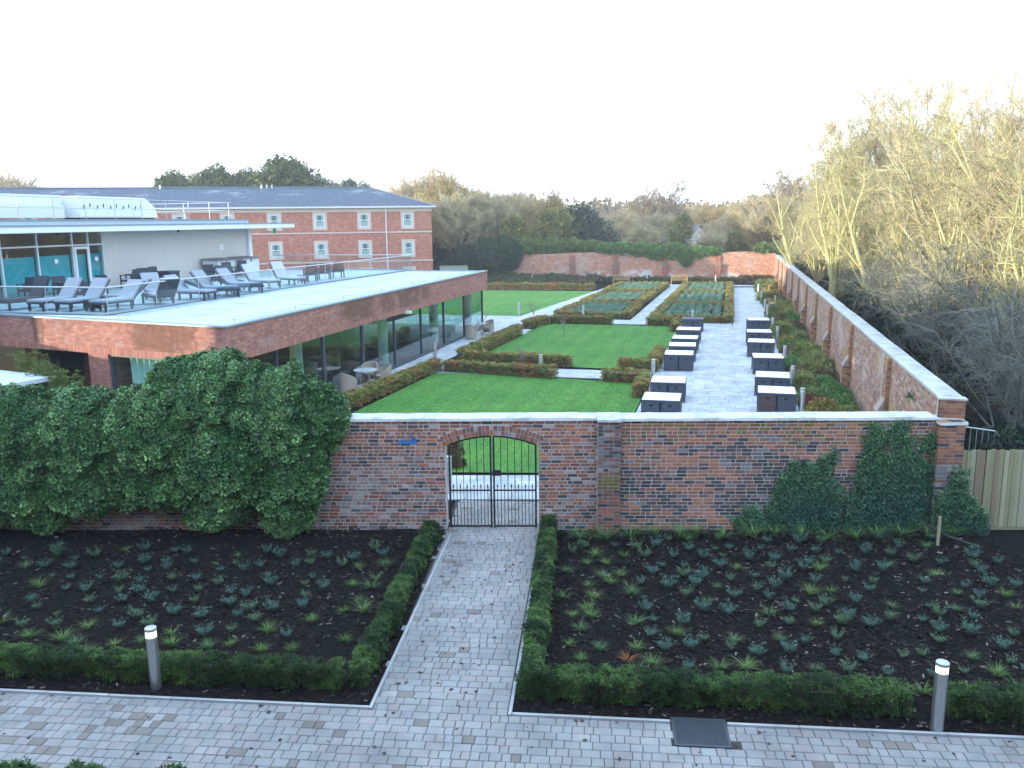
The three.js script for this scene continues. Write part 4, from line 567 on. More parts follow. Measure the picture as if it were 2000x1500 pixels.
  // upper storey
  const cream = mat(0.6, 0.58, 0.54, 0.9, { map: T.fine }), X = -30.1; wp(pv, 'rendered_wall', new GB().box(X - 0.3, 3.4, -48.6, X, 6.3, -35.78), cream); wp(pv, 'rendered_wall', new GB().box(-45, 3.4, -48.6, X - 0.31, 6.3, -48.3), cream); wp(pv, 'corner_post', new GB().box(X - 0.05, 3.4, -48.95, X + 0.2, 6.3, -48.605), M.white);
  const al = mat(0.62, 0.66, 0.68, 0.5, { metalness: 0.2 }), wz = [-21.5, -23.5, -25.5, -27.5, -29.6, -31.6, -33.72, -34.75, -35.72];
  wz.forEach((z, i) => { wp(pv, 'window_mullion', new GB().box(X - 0.12, 3.5, z - 0.04, X, 6.28, z + 0.04), al); if (!i) return; const a = wz[i - 1] - 0.04, b = z + 0.04; wp(pv, 'glass_pane', new GB().quad([X - 0.05, 3.56, a], [X - 0.05, 3.56, b], [X - 0.05, 5.66, b], [X - 0.05, 5.66, a]), M.glass); wp(pv, 'glass_pane', new GB().quad([X - 0.05, 5.73, a], [X - 0.05, 5.73, b], [X - 0.05, 6.25, b], [X - 0.05, 6.25, a]), M.glass); wp(pv, 'transom', new GB().box(X - 0.1, 5.66, b + 0.001, X - 0.01, 5.73, a - 0.001), al); const bl = wp(pv, 'roller_blind', new GB().quad([X - 0.22, 3.56, a], [X - 0.22, 3.56, b], [X - 0.22, 5.25, b], [X - 0.22, 5.25, a]), mat(0.02, 0.33, 0.42, 0.6)); if (i === 6 || i === 8) wp(pv, 'notice', new GB().box(X - 0.04, 4.9, (a + b) / 2 - 0.1, X - 0.03, 5.1, (a + b) / 2 + 0.1), M.white); });
  wp(pv, 'door_frame', new GB().box(X - 0.02, 3.55, -34.72, X + 0.03, 5.62, -34.6).box(X - 0.02, 3.55, -33.88, X + 0.03, 5.62, -33.77).box(X - 0.02, 5.5, -34.599, X + 0.03, 5.62, -33.881), M.white);
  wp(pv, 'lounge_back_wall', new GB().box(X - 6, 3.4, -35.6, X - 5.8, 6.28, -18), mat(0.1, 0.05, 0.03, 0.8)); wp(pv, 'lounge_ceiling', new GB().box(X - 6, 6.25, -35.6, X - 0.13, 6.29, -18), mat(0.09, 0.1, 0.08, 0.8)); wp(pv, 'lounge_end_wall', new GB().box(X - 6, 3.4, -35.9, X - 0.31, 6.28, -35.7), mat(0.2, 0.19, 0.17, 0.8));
  wp(pv, 'notice', new GB().box(X + 0.005, 5.05, -46.0, X + 0.02, 5.4, -45.6), M.white); for (const z of [-31.9, -40.5]) wp(pv, 'ceiling_light', new GB().rod([-29.2, 6.2, z], [-29.2, 6.31, z], 0.08, 0.08, 10, true), M.darkSteel);
  wp(pv, 'roof_canopy', new GB().box(-46, 6.32, -52.4, -28.7, 6.58, -12), mat(0.74, 0.78, 0.79, 0.8)); wp(pv, 'soffit', new GB().box(-46, 6.301, -52.38, -28.72, 6.319, -12), mat(0.3, 0.3, 0.29, 0.9)); wp(pv, 'canopy_trim', new GB().box(-46, 6.581, -52.44, -28.66, 6.64, -12), trim);
  wp(pv, 'roof_upstand', new GB().box(-46, 6.641, -49.2, -30.2, 6.84, -12), mat(0.42, 0.52, 0.57, 0.6)); wp(pv, 'upstand_trim', new GB().box(-46, 6.841, -49.25, -30.15, 6.9, -12), trim);
  part(pv, 'exit_sign', bx(0, 0, 0, 0.06, 0.32, 0.3), mat(0.02, 0.35, 0.14, 0.5)).position.set(-29.3 + 22, 5.95, -50.9 + 36);
}
// roof plant
{
  const c = mat(0.76, 0.8, 0.8, 0.5), a = thing('air_handling_unit', 'large white boxed air handling unit with panelled doors on the pavilion roof', 'air conditioner', 'plant on the pavilion roof', [-34, 6.9, -40.5]);
  part(a, 'casing', new GB().box(-1.2, 0.12, -2.2, 1.2, 1.22, 3).quad([1.2, 1.22, -2.2], [1.2, 0.12, -2.2], [1.2, 0.12, -3.2], [1.2, 0.7, -3.0]).quad([-1.2, 1.22, -2.2], [1.2, 1.22, -2.2], [1.2, 0.7, -3.0], [-1.2, 0.7, -3.0]).quad([-1.2, 0.7, -3.0], [1.2, 0.7, -3.0], [1.2, 0.12, -3.2], [-1.2, 0.12, -3.2]).build(), c); part(a, 'skid', bx(-1.1, 0, -3, 1.1, 0.11, 2.9), M.darkSteel);
  for (let i = 0; i < 5; i++) { const z = 2.5 - i * 1.0, p = part(a, 'access_panel', bx(1.201, 0.18, z - 0.46, 1.225, 1.16, z + 0.46), mat(0.7, 0.79, 0.79, 0.5)); part(p, 'handle', new GB().rod([1.25, 0.75, z + 0.2], [1.25, 0.55, z + 0.27], 0.025).rod([1.25, 0.85, z - 0.25], [1.25, 0.65, z - 0.2], 0.025).build(), M.black); }
  const b = thing('air_handling_unit', 'low white ducted plant unit on the pavilion roof at the left', 'air conditioner', 'plant on the pavilion roof', [-34.2, 6.9, -34.4]);
  part(b, 'casing', new GB().box(-1.2, 0.1, -2.5, 1, 0.75, 3.4).box(-1.2, 0.76, -2.8, 0.6, 1.25, 1.4).build(), mat(0.64, 0.69, 0.7, 0.5)); part(b, 'duct', new GB().quad([-1, 0.8, 1.4], [0.5, 0.8, 1.4], [0.5, 1.3, 3.0], [-1, 1.3, 3.0]).box(-1, 0.76, 1.41, 0.5, 1.1, 3.2).build(), M.offWhite);
  const r = thing('guard_rail', 'grey tubular guard rail round the edge of the pavilion roof', 'railing', null, [-31.4, 6.9, -40]), g = new GB();
  for (let z = 10; z >= -9; z -= 2.1) part(r, 'post', new GB().rod([0, 0, z], [0, 1.05, z], 0.022).build(), M.galv); part(r, 'top_rail', new GB().rod([0, 1.05, 11], [0, 1.05, -9.2], 0.022).rod([0, 1.05, -9.2], [-7, 1.05, -9.2], 0.022).build(), M.galv); part(r, 'mid_rail', new GB().rod([0, 0.55, 11], [0, 0.55, -9.2], 0.018).rod([0, 0.55, -9.2], [-7, 0.55, -9.2], 0.018).build(), M.galv);
  for (const x of [-3.5, -7]) part(r, 'post', new GB().rod([x, 0, -9.2], [x, 1.05, -9.2], 0.022).build(), M.galv);
}
// ---------------------------------------------------------------- terrace furniture
{
  const wick = mat(0.03, 0.038, 0.055, 0.6, { bumpMap: T.fineB, bumpScale: 0.006 }), cush = mat(0.3, 0.335, 0.39, 0.9), cushW = mat(0.44, 0.48, 0.53, 0.9), Y = 3.516;
  function lounger(label, x, z, ry, cm = cush, back = 52) {
    const l = thing('sun_lounger', label, 'sun lounger', 'sun loungers on the roof terrace', [x, Y, z], ry), a = back * RAD, hb = 0.8; l.scale.setScalar(1.14);   // foot at +z, head at -z
    part(l, 'frame', bx(-0.33, 0.24, -0.25, 0.33, 0.31, 0.98), wick); for (const sx of [-1, 1]) for (const z of [-0.18, 0.9]) part(l, 'leg', bx(sx * 0.3 - 0.03, 0, z - 0.03, sx * 0.3 + 0.03, 0.239, z + 0.03), wick);
    const q = (d, t) => [Math.cos(a) * d - Math.sin(a) * t, Math.sin(a) * d + Math.cos(a) * t], slab = (t0, t1, w) => { const g = new GB(), P = [[0, t0], [hb, t0], [hb, t1], [0, t1]].map(([d, t]) => { const [u, v] = q(d, t); return [-0.25 - u, 0.31 + v]; }), f = (i, s) => [s * w, P[i][1], P[i][0]]; g.quad(f(0, -1), f(3, -1), f(2, -1), f(1, -1)).quad(f(0, 1), f(1, 1), f(2, 1), f(3, 1)); for (let i = 0; i < 4; i++) { const n = (i + 1) % 4; g.quad(f(i, -1), f(n, -1), f(n, 1), f(i, 1)); } return g.build(); };
    part(l, 'backrest', slab(-0.04, 0, 0.33), wick); part(l, 'back_cushion', slab(0.002, 0.075, 0.31), cm); part(l, 'seat_cushion', new GB().slab(-0.31, 0.312, -0.24, 0.31, 0.385, 0.96, 0.02).build(), cm); part(l, 'back_strut', new GB().rod([-0.28, 0.26, -0.22], [-0.28, 0.62, -0.55], 0.014).rod([0.28, 0.26, -0.22], [0.28, 0.62, -0.55], 0.014).build(), wick);
  }
  function chair(label, x, z, ry, cm = wick) {
    const c = thing('wicker_armchair', label, 'chair', 'wicker armchairs on the roof terrace', [x, Y, z], ry);
    part(c, 'seat', bx(-0.27, 0.32, -0.25, 0.27, 0.4, 0.27), wick); part(c, 'cushion', new GB().slab(-0.24, 0.401, -0.22, 0.24, 0.46, 0.25, 0.015).build(), cm); part(c, 'backrest', new GB().quad([-0.28, 0.4, -0.25], [0.28, 0.4, -0.25], [0.28, 0.92, -0.36], [-0.28, 0.92, -0.36]).quad([0.28, 0.4, -0.3], [-0.28, 0.4, -0.3], [-0.28, 0.92, -0.41], [0.28, 0.92, -0.41]).quad([-0.28, 0.92, -0.36], [0.28, 0.92, -0.36], [0.28, 0.92, -0.41], [-0.28, 0.92, -0.41]).quad([0.28, 0.4, -0.25], [0.28, 0.4, -0.3], [0.28, 0.92, -0.41], [0.28, 0.92, -0.36]).quad([-0.28, 0.4, -0.3], [-0.28, 0.4, -0.25], [-0.28, 0.92, -0.36], [-0.28, 0.92, -0.41]).build(), wick);
    for (const s of [-1, 1]) { part(c, 'armrest', bx(s * 0.31 - 0.035, 0.62, -0.3, s * 0.31 + 0.035, 0.66, 0.28), wick); part(c, 'leg', bx(s * 0.31 - 0.03, 0, 0.22, s * 0.31 + 0.03, 0.619, 0.27), wick); part(c, 'leg', bx(s * 0.31 - 0.03, 0, -0.3, s * 0.31 + 0.03, 0.619, -0.25), wick); }
  }
  function table(label, x, z, w = 0.9, h = 0.72) { const t = thing('wicker_table', label, 'table', 'tables on the roof terrace', [x, Y, z]); part(t, 'table_top', bx(-w / 2, h - 0.06, -w / 2, w / 2, h, w / 2), wick); part(t, 'apron', bx(-w / 2 + 0.03, h - 0.3, -w / 2 + 0.03, w / 2 - 0.03, h - 0.0605, w / 2 - 0.03), wick); for (const a of [-1, 1]) for (const b of [-1, 1]) part(t, 'leg', bx(a * (w / 2 - 0.06) - 0.03, 0, b * (w / 2 - 0.06) - 0.03, a * (w / 2 - 0.06) + 0.03, h - 0.301, b * (w / 2 - 0.06) + 0.03), wick); }
  lounger('dark cushioned sun lounger at the far left behind the glass balustrade', -26.0, -26.6, -0.2, wick, 62);
  lounger('grey cushioned sun lounger, second from the left behind the front balustrade', -24.6, -26.6, -0.12); lounger('grey cushioned sun lounger, third from the left behind the front balustrade', -23.4, -26.6, -0.12);
  lounger('grey cushioned sun lounger nearest the corner of the glass balustrade', -22.0, -26.7, -0.1, cush, 45); lounger('pale cushioned sun lounger with its back towards the balustrade corner', -21.6, -28.6, -2.1, cushW, 48);
  lounger('dark framed sun lounger lying sideways along the side balustrade', -21.8, -30.6, 1.5, cush, 42); lounger('grey sun lounger in the middle of the side balustrade row', -22.0, -32.6, 1.45, cush, 50); lounger('grey sun lounger with raised back, second from the end of the side row', -22.2, -34.8, 1.4, cush, 45); lounger('pale sun lounger with raised back below the storage cabinets', -22.3, -36.9, 1.3, cushW, 55); lounger('pale sun lounger at the far end of the side row', -21.9, -38.8, 1.2, cushW, 58);
  lounger('dark blue sun lounger lying between the pale ones of the side row', -21.5, -33.7, 2.3, mat(0.05, 0.085, 0.13, 0.9), 30); lounger('dark blue sun lounger nearest the balustrade in the middle of the side row', -21.4, -31.7, 2.2, mat(0.06, 0.1, 0.15, 0.9), 25); lounger('grey sun lounger behind the corner of the glass balustrade', -22.9, -28.2, -0.9, cush, 45); lounger('grey sun lounger standing behind the side row', -23.4, -30.6, 0.9, cush, 48); lounger('dark sun lounger standing behind the far end of the side row', -23.5, -36.2, 0.9, wick, 50);
  table('low dark table between the front sun loungers', -22.6, -26.0, 0.45, 0.42); table('low dark table beside the far sun loungers', -21.7, -40.2, 0.5, 0.4);
  table('dark square table in front of the teal window', -27.2, -30.2); table('dark square table beside the cream wall', -28.4, -38.2); table('dark round edged table towards the storage cabinets', -27.6, -41.8);
  const ch = [['dark armchair at the far left edge of the terrace', -29.2, -29.9, 0.3], ['dark armchair left of the table by the teal window', -28.3, -30.9, 1.2], ['dark armchair with tall back right of the table by the teal window', -27.0, -31.4, 0.1], ['dark armchair turned away in front of the teal window', -25.6, -28.8, 2.6], ['white cushioned armchair at the end of the teal window', -29.2, -36.2, -1.3, 1], ['dark armchair left of the table by the cream wall', -28.9, -37.1, 0.9], ['dark armchair behind the table by the cream wall', -29.3, -38.7, 1.5], ['dark armchair facing the cream wall', -27.6, -40.5, 0.4], ['dark armchair before the storage cabinets', -27.9, -43.0, 0.9], ['dark armchair at the end of the cream wall', -28.3, -45.2, 0.8], ['brown backed armchair, first of three by the far balustrade', -21.9, -41.4, -2.5], ['brown backed armchair, second of three by the far balustrade', -21.8, -42.8, -2.5], ['brown backed armchair, last of three by the far balustrade', -21.7, -44.2, -2.4]];
  ch.forEach(([l, x, z, r, w]) => chair(l, x, z, r, w ? cushW : wick));
  // storage cabinets by the wall
  [['left of two pale storage cabinets with sloping lids against the cream wall', -29.4, -44.4], ['right of two pale storage cabinets with sloping lids against the cream wall', -29.3, -46.9]].forEach(([l, x, z]) => { const c = thing('storage_cabinet', l, 'cabinet', 'storage cabinets on the terrace', [x, Y, z]); part(c, 'body', bx(-0.5, 0, -0.9, 0.5, 1.0, 0.9), mat(0.6, 0.63, 0.62, 0.8, { map: T.wood })); part(c, 'lid', new GB().quad([-0.56, 1.1, 0.98], [0.58, 1.01, 0.98], [0.58, 1.01, -0.98], [-0.56, 1.1, -0.98]).quad([0.58, 1.01, 0.98], [0.58, 0.97, 0.98], [0.58, 0.97, -0.98], [0.58, 1.01, -0.98]).quad([-0.56, 1.06, 0.98], [0.58, 0.97, 0.98], [0.58, 1.01, 0.98], [-0.56, 1.1, 0.98]).build(), mat(0.12, 0.13, 0.14, 0.7)); part(c, 'latch', bx(0.501, 0.8, -0.05, 0.53, 0.92, 0.05), M.black); });
}
// ---------------------------------------------------------------- café tables outside and inside the glass
{
  const wk = mat(0.36, 0.31, 0.25, 0.8, { bumpMap: T.fineB, bumpScale: 0.01 });
  function tub(label, x, z, ry) { const c = thing('rattan_tub_chair', label, 'chair', 'pale rattan chairs by the glass', [x, 0.01, z], ry); const sh = (h, y, a0, a1) => { const g = new GB(), n = 14; for (let i = 0; i < n; i++) { const p = lerp(a0, a1, i / n), q = lerp(a0, a1, (i + 1) / n), H = (t) => y + h * (0.55 + 0.45 * Math.cos(t)); const P = (t, r, yy) => [Math.sin(t) * r, yy, -Math.cos(t) * r]; g.quad(P(p, 0.34, 0.08), P(q, 0.34, 0.08), P(q, 0.36, H(q)), P(p, 0.36, H(p))).quad(P(q, 0.3, 0.08), P(p, 0.3, 0.08), P(p, 0.31, H(p)), P(q, 0.31, H(q))).quad(P(p, 0.36, H(p)), P(q, 0.36, H(q)), P(q, 0.31, H(q)), P(p, 0.31, H(p))); } return g.build(); }; part(c, 'backrest', sh(0.42, 0.44, -2.1, 2.1), wk); part(c, 'seat', (() => { const g = new THREE.CylinderGeometry(0.3, 0.28, 0.1, 16); g.translate(0, 0.39, 0.02); return g; })(), wk); for (const [a, b] of [[-1, -1], [1, -1], [-1, 1], [1, 1]]) part(c, 'leg', new GB().rod([a * 0.22, 0, b * 0.22], [a * 0.22, 0.36, b * 0.22], 0.02).build(), wk); }
  function round(label, x, z) { const t = thing('cafe_table', label, 'table', 'round tables by the glass', [x, 0.01, z]); part(t, 'table_top', (() => { const g = new THREE.CylinderGeometry(0.48, 0.48, 0.03, 28); g.translate(0, 0.73, 0); return g; })(), mat(0.45, 0.5, 0.5, 0.25)); for (let i = 0; i < 4; i++) { const a = i * 1.571 + 0.4; part(t, 'leg', new GB().rod([Math.cos(a) * 0.12, 0.71, Math.sin(a) * 0.12], [Math.cos(a) * 0.36, 0, Math.sin(a) * 0.36], 0.018).build(), wk); } }
  round('round table on the path outside the near end of the glass', -14.15, -30.9); tub('pale rattan chair nearest the ivy at the round table outside the glass', -14.35, -29.7, 2.9); tub('pale rattan chair behind the round table, backed to the glass', -14.45, -32.0, 0.2); tub('pale rattan chair on the lawn side of the round table', -13.65, -31.5, -0.9);
  round('round table outside the far end of the glass', -14.1, -46.6); tub('pale rattan chair at the near side of the far round table', -14.15, -45.4, 3.0); tub('pale rattan chair at the far side of the far round table', -13.75, -47.5, -0.5);
  [['second round table seen inside through the glass', -17.5, -33.5], ['third round table seen inside through the glass', -17.6, -38.2], ['fourth round table seen inside through the glass', -17.6, -42.5]].forEach(([l, x, z]) => { round(l, x, z); tub('rattan chair at the near side of the ' + l.replace(' seen', ''), x, z + 1.05, 3.1); tub('rattan chair at the far side of the ' + l.replace(' seen', ''), x + 0.1, z - 1.05, 0); });
  [['first', -16.4, -27.0], ['second', -16.6, -34.3], ['third', -16.6, -46.4]].forEach(([o, x, z]) => { const p = thing('pendant_lamp', `${o} small warm pendant lamp from the near end behind the glass`, 'lamp', 'pendant lamps in the pavilion', [x, 2.0, z]); part(p, 'cord', new GB().rod([0, 0.1, 0], [0, 0.45, 0], 0.006).build(), M.black); part(p, 'bulb', (() => { const g = new THREE.SphereGeometry(0.07, 14, 10); return g; })(), new THREE.MeshStandardMaterial({ color: lin(0.9, 0.8, 0.6), emissive: lin(1, 0.68, 0.3), emissiveIntensity: 3 })); part(p, 'cap', new GB().rod([0, 0.05, 0], [0, 0.12, 0], 0.05, 0.02, 10).build(), M.black); const l = new THREE.PointLight(lin(1, 0.68, 0.3), 0.5, 12); l.position.set(0, 0, 0); l.castShadow = true; p.add(l); });
}
// ---------------------------------------------------------------- two-storey brick hotel wing
{
  const b = thing('brick_building', 'long two storey red brick hotel wing with slate hipped roof and white windows', 'building', null, [-29.2, 0, -81.1], 28 * RAD);
  const tx = brickTex(1024, 1024, 13.65, 8.13, [[0.45, 0.165, 0.11], [0.48, 0.19, 0.13], [0.42, 0.15, 0.105], [0.49, 0.215, 0.145]], [0.45, 0.26, 0.2], 291), L = -64;
  part(b, 'wall', new GB().box(L, -0.1, -11, 0, 8.0, 0).build(), new THREE.MeshStandardMaterial({ map: tx, roughness: 0.9, side: THREE.DoubleSide }));
  const st = mat(0.62, 0.53, 0.47, 0.85), wf = M.white, gl = mat(0.1, 0.17, 0.18, 0.12), cur = mat(0.3, 0.42, 0.42, 0.9);
  part(b, 'string_course', bx(L, 5.55, 0.001, 0.05, 5.68, 0.06), st); part(b, 'string_course', bx(L, 2.72, 0.001, 0.05, 2.85, 0.06), st); part(b, 'eaves_band', bx(L, 7.62, 0.001, 0.06, 8.0, 0.08), st); part(b, 'gutter', bx(L - 0.3, 8.0, -0.1, 0.45, 8.14, 0.45), wf); part(b, 'downpipe', new GB().rod([-4.55, 0, 0.12], [-4.55, 8, 0.12], 0.06, 0.06, 8).build(), wf);
  for (let i = 0; i < 14; i++) for (const y of [6.78, 4.0, 1.3]) {
    const x = -2.4 - i * 4.27, w = part(b, 'window', new GB().box(x - 0.68, y - 0.88, 0.001, x + 0.68, y - 0.62, 0.05).box(x - 0.68, y + 0.62, 0.001, x + 0.68, y + 0.88, 0.05).box(x - 0.68, y - 0.62, 0.001, x - 0.44, y + 0.62, 0.05).box(x + 0.44, y - 0.62, 0.001, x + 0.68, y + 0.62, 0.05).build(), st);
    part(w, 'frame', new GB().box(x - 0.44, y - 0.62, 0.002, x + 0.44, y - 0.54, 0.035).box(x - 0.44, y + 0.54, 0.002, x + 0.44, y + 0.62, 0.035).box(x - 0.44, y - 0.54, 0.002, x - 0.36, y + 0.54, 0.035).box(x + 0.36, y - 0.54, 0.002, x + 0.44, y + 0.54, 0.035).box(x - 0.36, y + 0.0, 0.003, x + 0.36, y + 0.07, 0.03).build(), wf);
    part(w, 'pane', bx(x - 0.36, y - 0.54, 0.004, x + 0.36, y + 0.54, 0.012), gl); part(w, 'curtain', new GB().box(x - 0.35, y - 0.53, 0.0125, x - 0.18, y + 0.53, 0.016).box(x + 0.16, y - 0.53, 0.0125, x + 0.35, y + 0.53, 0.016).box(x - 0.175, y - 0.53, 0.0122, x + 0.155, y - 0.1, 0.0145).build(), cur);
  }
  const sl = colTex(1024, 512, (u, v) => { const ry = v * 40, r = Math.floor(ry), fy = ry - r, cx = u * 48 + (r & 1) * 0.5, c = Math.floor(cx) % 48, h = hashv(c, r, 311), a = fbm(u, v, 6, 5, 312); let k = [0.05, 0.075, 0.115].map((x) => x * (0.75 + 0.5 * h) * (fy < 0.12 ? 0.6 : 1)); k = mix3(k, [0.3, 0.36, 0.4], smooth(0.6, 0.8, a) * (h > 0.5 ? 0.5 : 0.08)); return k; }, 14, 8);
  const e = 8.14, r = 10.15, o = 0.42; part(b, 'roof', new GB().quad([L - 0.3, e, o], [0.42, e, o], [-5.6, r, -5.5], [L, r, -5.5], [L, 0], [0.42, 0], [-5.6, 6.4], [L, 6.4]).quad([0.42, e, -11.4], [L, e, -11.4], [L, r, -5.5], [-5.6, r, -5.5]).tri([0.42, e, o], [0.42, e, -11.4], [-5.6, r, -5.5], [0, 0], [11.8, 0], [5.9, 6.6]).build(), new THREE.MeshStandardMaterial({ map: sl, roughness: 0.7, side: THREE.DoubleSide }));
  part(b, 'ridge_tiles', new GB().rod([L, r + 0.02, -5.5], [-5.6, r + 0.02, -5.5], 0.1, 0.1, 6).rod([-5.6, r + 0.02, -5.5], [0.42, e + 0.02, o], 0.08, 0.08, 6).build(), mat(0.13, 0.16, 0.2, 0.8));
  for (const x of [-15.4, -15.9, -16.4, -26]) part(b, 'roof_vent', new GB().rod([x, r - 0.1, -5.3], [x, r + 0.28, -5.3], 0.09, 0.09, 8, true).build(), M.galv);
  const pf = thing('picket_fence', 'short grey picket fence at the corner of the brick hotel wing', 'fence', null, [-28.5, 0, -81.2], 0.25); for (let i = 0; i < 22; i++) part(pf, 'picket', bx(i * 0.13, 0, -0.01, i * 0.13 + 0.09, 2.2, 0.01), mat(0.36, 0.4, 0.36, 0.85)); part(pf, 'rail', bx(0, 1.8, -0.05, 2.9, 1.88, -0.011), mat(0.36, 0.4, 0.36, 0.85));
}

// ---------------------------------------------------------------- box hedges round the two planting beds
{
  const o = (seed, x = {}) => ({ n: 800, size: 0.06, a: [0.016, 0.04, 0.011], b: [0.085, 0.16, 0.035], seed, bumpy: 0.09, pitch: 0.38, ...x }), g = 'box hedges round the planting beds';
  const H = (l, a, b, w, h, q) => hedge(l, g, fpW(...a), fpW(...b), w, h, q);
  H('low dark box hedge along the front of the left planting bed', [-9.2, 0.5], [-0.62, 0.48], 0.3, 0.36, o(21)); H('low dark box hedge along the left side of the gate path', [-0.34, 0.5], [-0.4, 6.35], 0.24, 0.36, o(22));
  H('low dark box hedge along the right side of the gate path', [2.16, 0.5], [2.06, 6.85], 0.28, 0.38, o(23)); H('low dark box hedge along the front of the right planting bed, left of the bollard', [2.0, 0.5], [7.25, 0.48], 0.32, 0.38, o(24)); H('low dark box hedge along the front of the right planting bed, right of the bollard', [7.72, 0.48], [11.6, 0.48], 0.32, 0.37, o(25));
}
// ---------------------------------------------------------------- small plants set out in the beds
{
  function tuft(seed, n, h, w, spread, droop) { const R = rng(seed), g = new GB(); for (let i = 0; i < n; i++) { const a = R() * 6.283, out = 0.25 + R() * spread, H = h * (0.55 + R() * 0.6), bw = w * (0.7 + R() * 0.6), r0 = R() * 0.03, c = Math.cos(a), s = Math.sin(a); let p = null; for (let k = 0; k <= 3; k++) { const t = k / 3, r = r0 + out * h * t * (0.6 + 0.7 * t), y = H * (t - droop * t * t * t), ww = bw * (1 - t * 0.95) * 0.5, q = [[c * r - s * ww, y, s * r + c * ww], [c * r + s * ww, y, s * r - c * ww]]; if (p) g.quad(p[0], p[1], q[1], q[0]); p = q; } } return g.build(); }
  function bushy(seed, stems, h) { const R = rng(seed), g = new GB(); for (let i = 0; i < stems; i++) { const a = R() * 6.283, l = h * (0.6 + R() * 0.6), d = [Math.cos(a) * (0.25 + R() * 0.7), 1, Math.sin(a) * (0.25 + R() * 0.7)], n = Math.hypot(...d); for (let k = 1; k <= 7; k++) { const t = k / 7, p = d.map((x) => (x / n) * l * t); for (let q = 0; q < 3; q++) { const b = R() * 6.283, ll = 0.05 * (0.7 + R() * 0.6), e = [Math.cos(b) * ll, ll * 0.6, Math.sin(b) * ll], sx = -Math.sin(b) * 0.008, sz = Math.cos(b) * 0.008; g.quad(p, [p[0] + e[0] * 0.5 + sx, p[1] + e[1] * 0.5, p[2] + e[2] * 0.5 + sz], [p[0] + e[0], p[1] + e[1], p[2] + e[2]], [p[0] + e[0] * 0.5 - sx, p[1] + e[1] * 0.5, p[2] + e[2] * 0.5 - sz]); } } } return g.build(); }
  const tufts = [1, 2, 3].map((s) => tuft(s + 50, 70, 0.2, 0.009, 0.7, 0.3)), straps = [1, 2].map((s) => tuft(s + 60, 60, 0.36, 0.018, 0.75, 0.4)), lav = [1, 2, 3].map((s) => bushy(s + 70, 12, 0.21));
  const tm = [mat(0.1, 0.19, 0.035, 0.6), mat(0.13, 0.21, 0.05, 0.6), mat(0.08, 0.165, 0.05, 0.6)], sm = [mat(0.09, 0.17, 0.035, 0.6), mat(0.07, 0.14, 0.03, 0.6)], lm = [mat(0.035, 0.098, 0.062, 0.7), mat(0.05, 0.105, 0.04, 0.7), mat(0.038, 0.1, 0.072, 0.7)];
  const R = rng(77), put = (name, label, cat, group, geo, m, x, d, sc) => { const w = fpW(x, d), o = single(name, label, cat, group, geo, m); o.position.set(w[0], -0.015, w[1]); o.rotation.y = R() * 6.28; o.scale.set(sc * (0.9 + R() * 0.2), sc * (0.85 + R() * 0.3), sc * (0.9 + R() * 0.2)); };
  const wallD = (x) => 6.78 + x * 0.068;   // distance of the wall foot in the paving frame
  for (const side of [0, 1]) {
    const nm = side ? 'right' : 'left', x0 = side ? 2.62 : -8.9, x1 = side ? 10.7 : -0.85; let row = 0;
    for (let d = 0.98; d < 7.4; d += 0.46, row++) for (let x = x0 + (row & 1) * 0.25, col = 0; x < x1; x += 0.5, col++) {
      const X = x + (R() - 0.5) * 0.26, Dd = d + (R() - 0.5) * 0.24; if (Dd > wallD(X) - 0.38 || R() < 0.1) continue; if (!side && Dd > wallD(X) - 1.15) continue;
      const strip = side ? X < 3.95 + (R() - 0.5) * 0.3 && Dd < 5.6 : X > -1.75 + (R() - 0.5) * 0.3 && Dd < 4.9, front = Dd < 1.25 + (side ? 0 : 0.35);
      if (strip || front || R() < 0.16) put('grass_tuft', `bright green grass tuft, ${nm} bed, ${ordn(row + 1)} row from front, ${ordn(col + 1)} from left`, 'grass', `grass tufts in the ${nm} bed`, tufts[Math.floor(R() * 3)], tm[Math.floor(R() * 3)], X, Dd, 0.65 + R() * 0.55);
      else put('lavender_plant', `small blue green plant, ${nm} bed, ${ordn(row + 1)} row from front, ${ordn(col + 1)} from left`, 'plant', `blue green plants in the ${nm} bed`, lav[Math.floor(R() * 3)], lm[Math.floor(R() * 3)], X, Dd, 0.5 + R() * 0.6);
    }
  }
  for (let x = 2.7, c = 1; x < 11; x += 0.52, c++) put('strap_leaved_plant', `strappy green plant at the foot of the front wall, ${ordn(c)} from the gate path`, 'plant', 'strappy plants along the front wall', straps[Math.floor(R() * 2)], sm[Math.floor(R() * 2)], x + (R() - 0.5) * 0.2, wallD(x) - 0.3 - R() * 0.25, 0.9 + R() * 0.35);
  put('withered_plant', 'orange withered tuft among the grass tufts of the right bed', 'plant', null, tufts[0], mat(0.3, 0.11, 0.03, 0.8), 3.55, 1.55, 0.9);
}
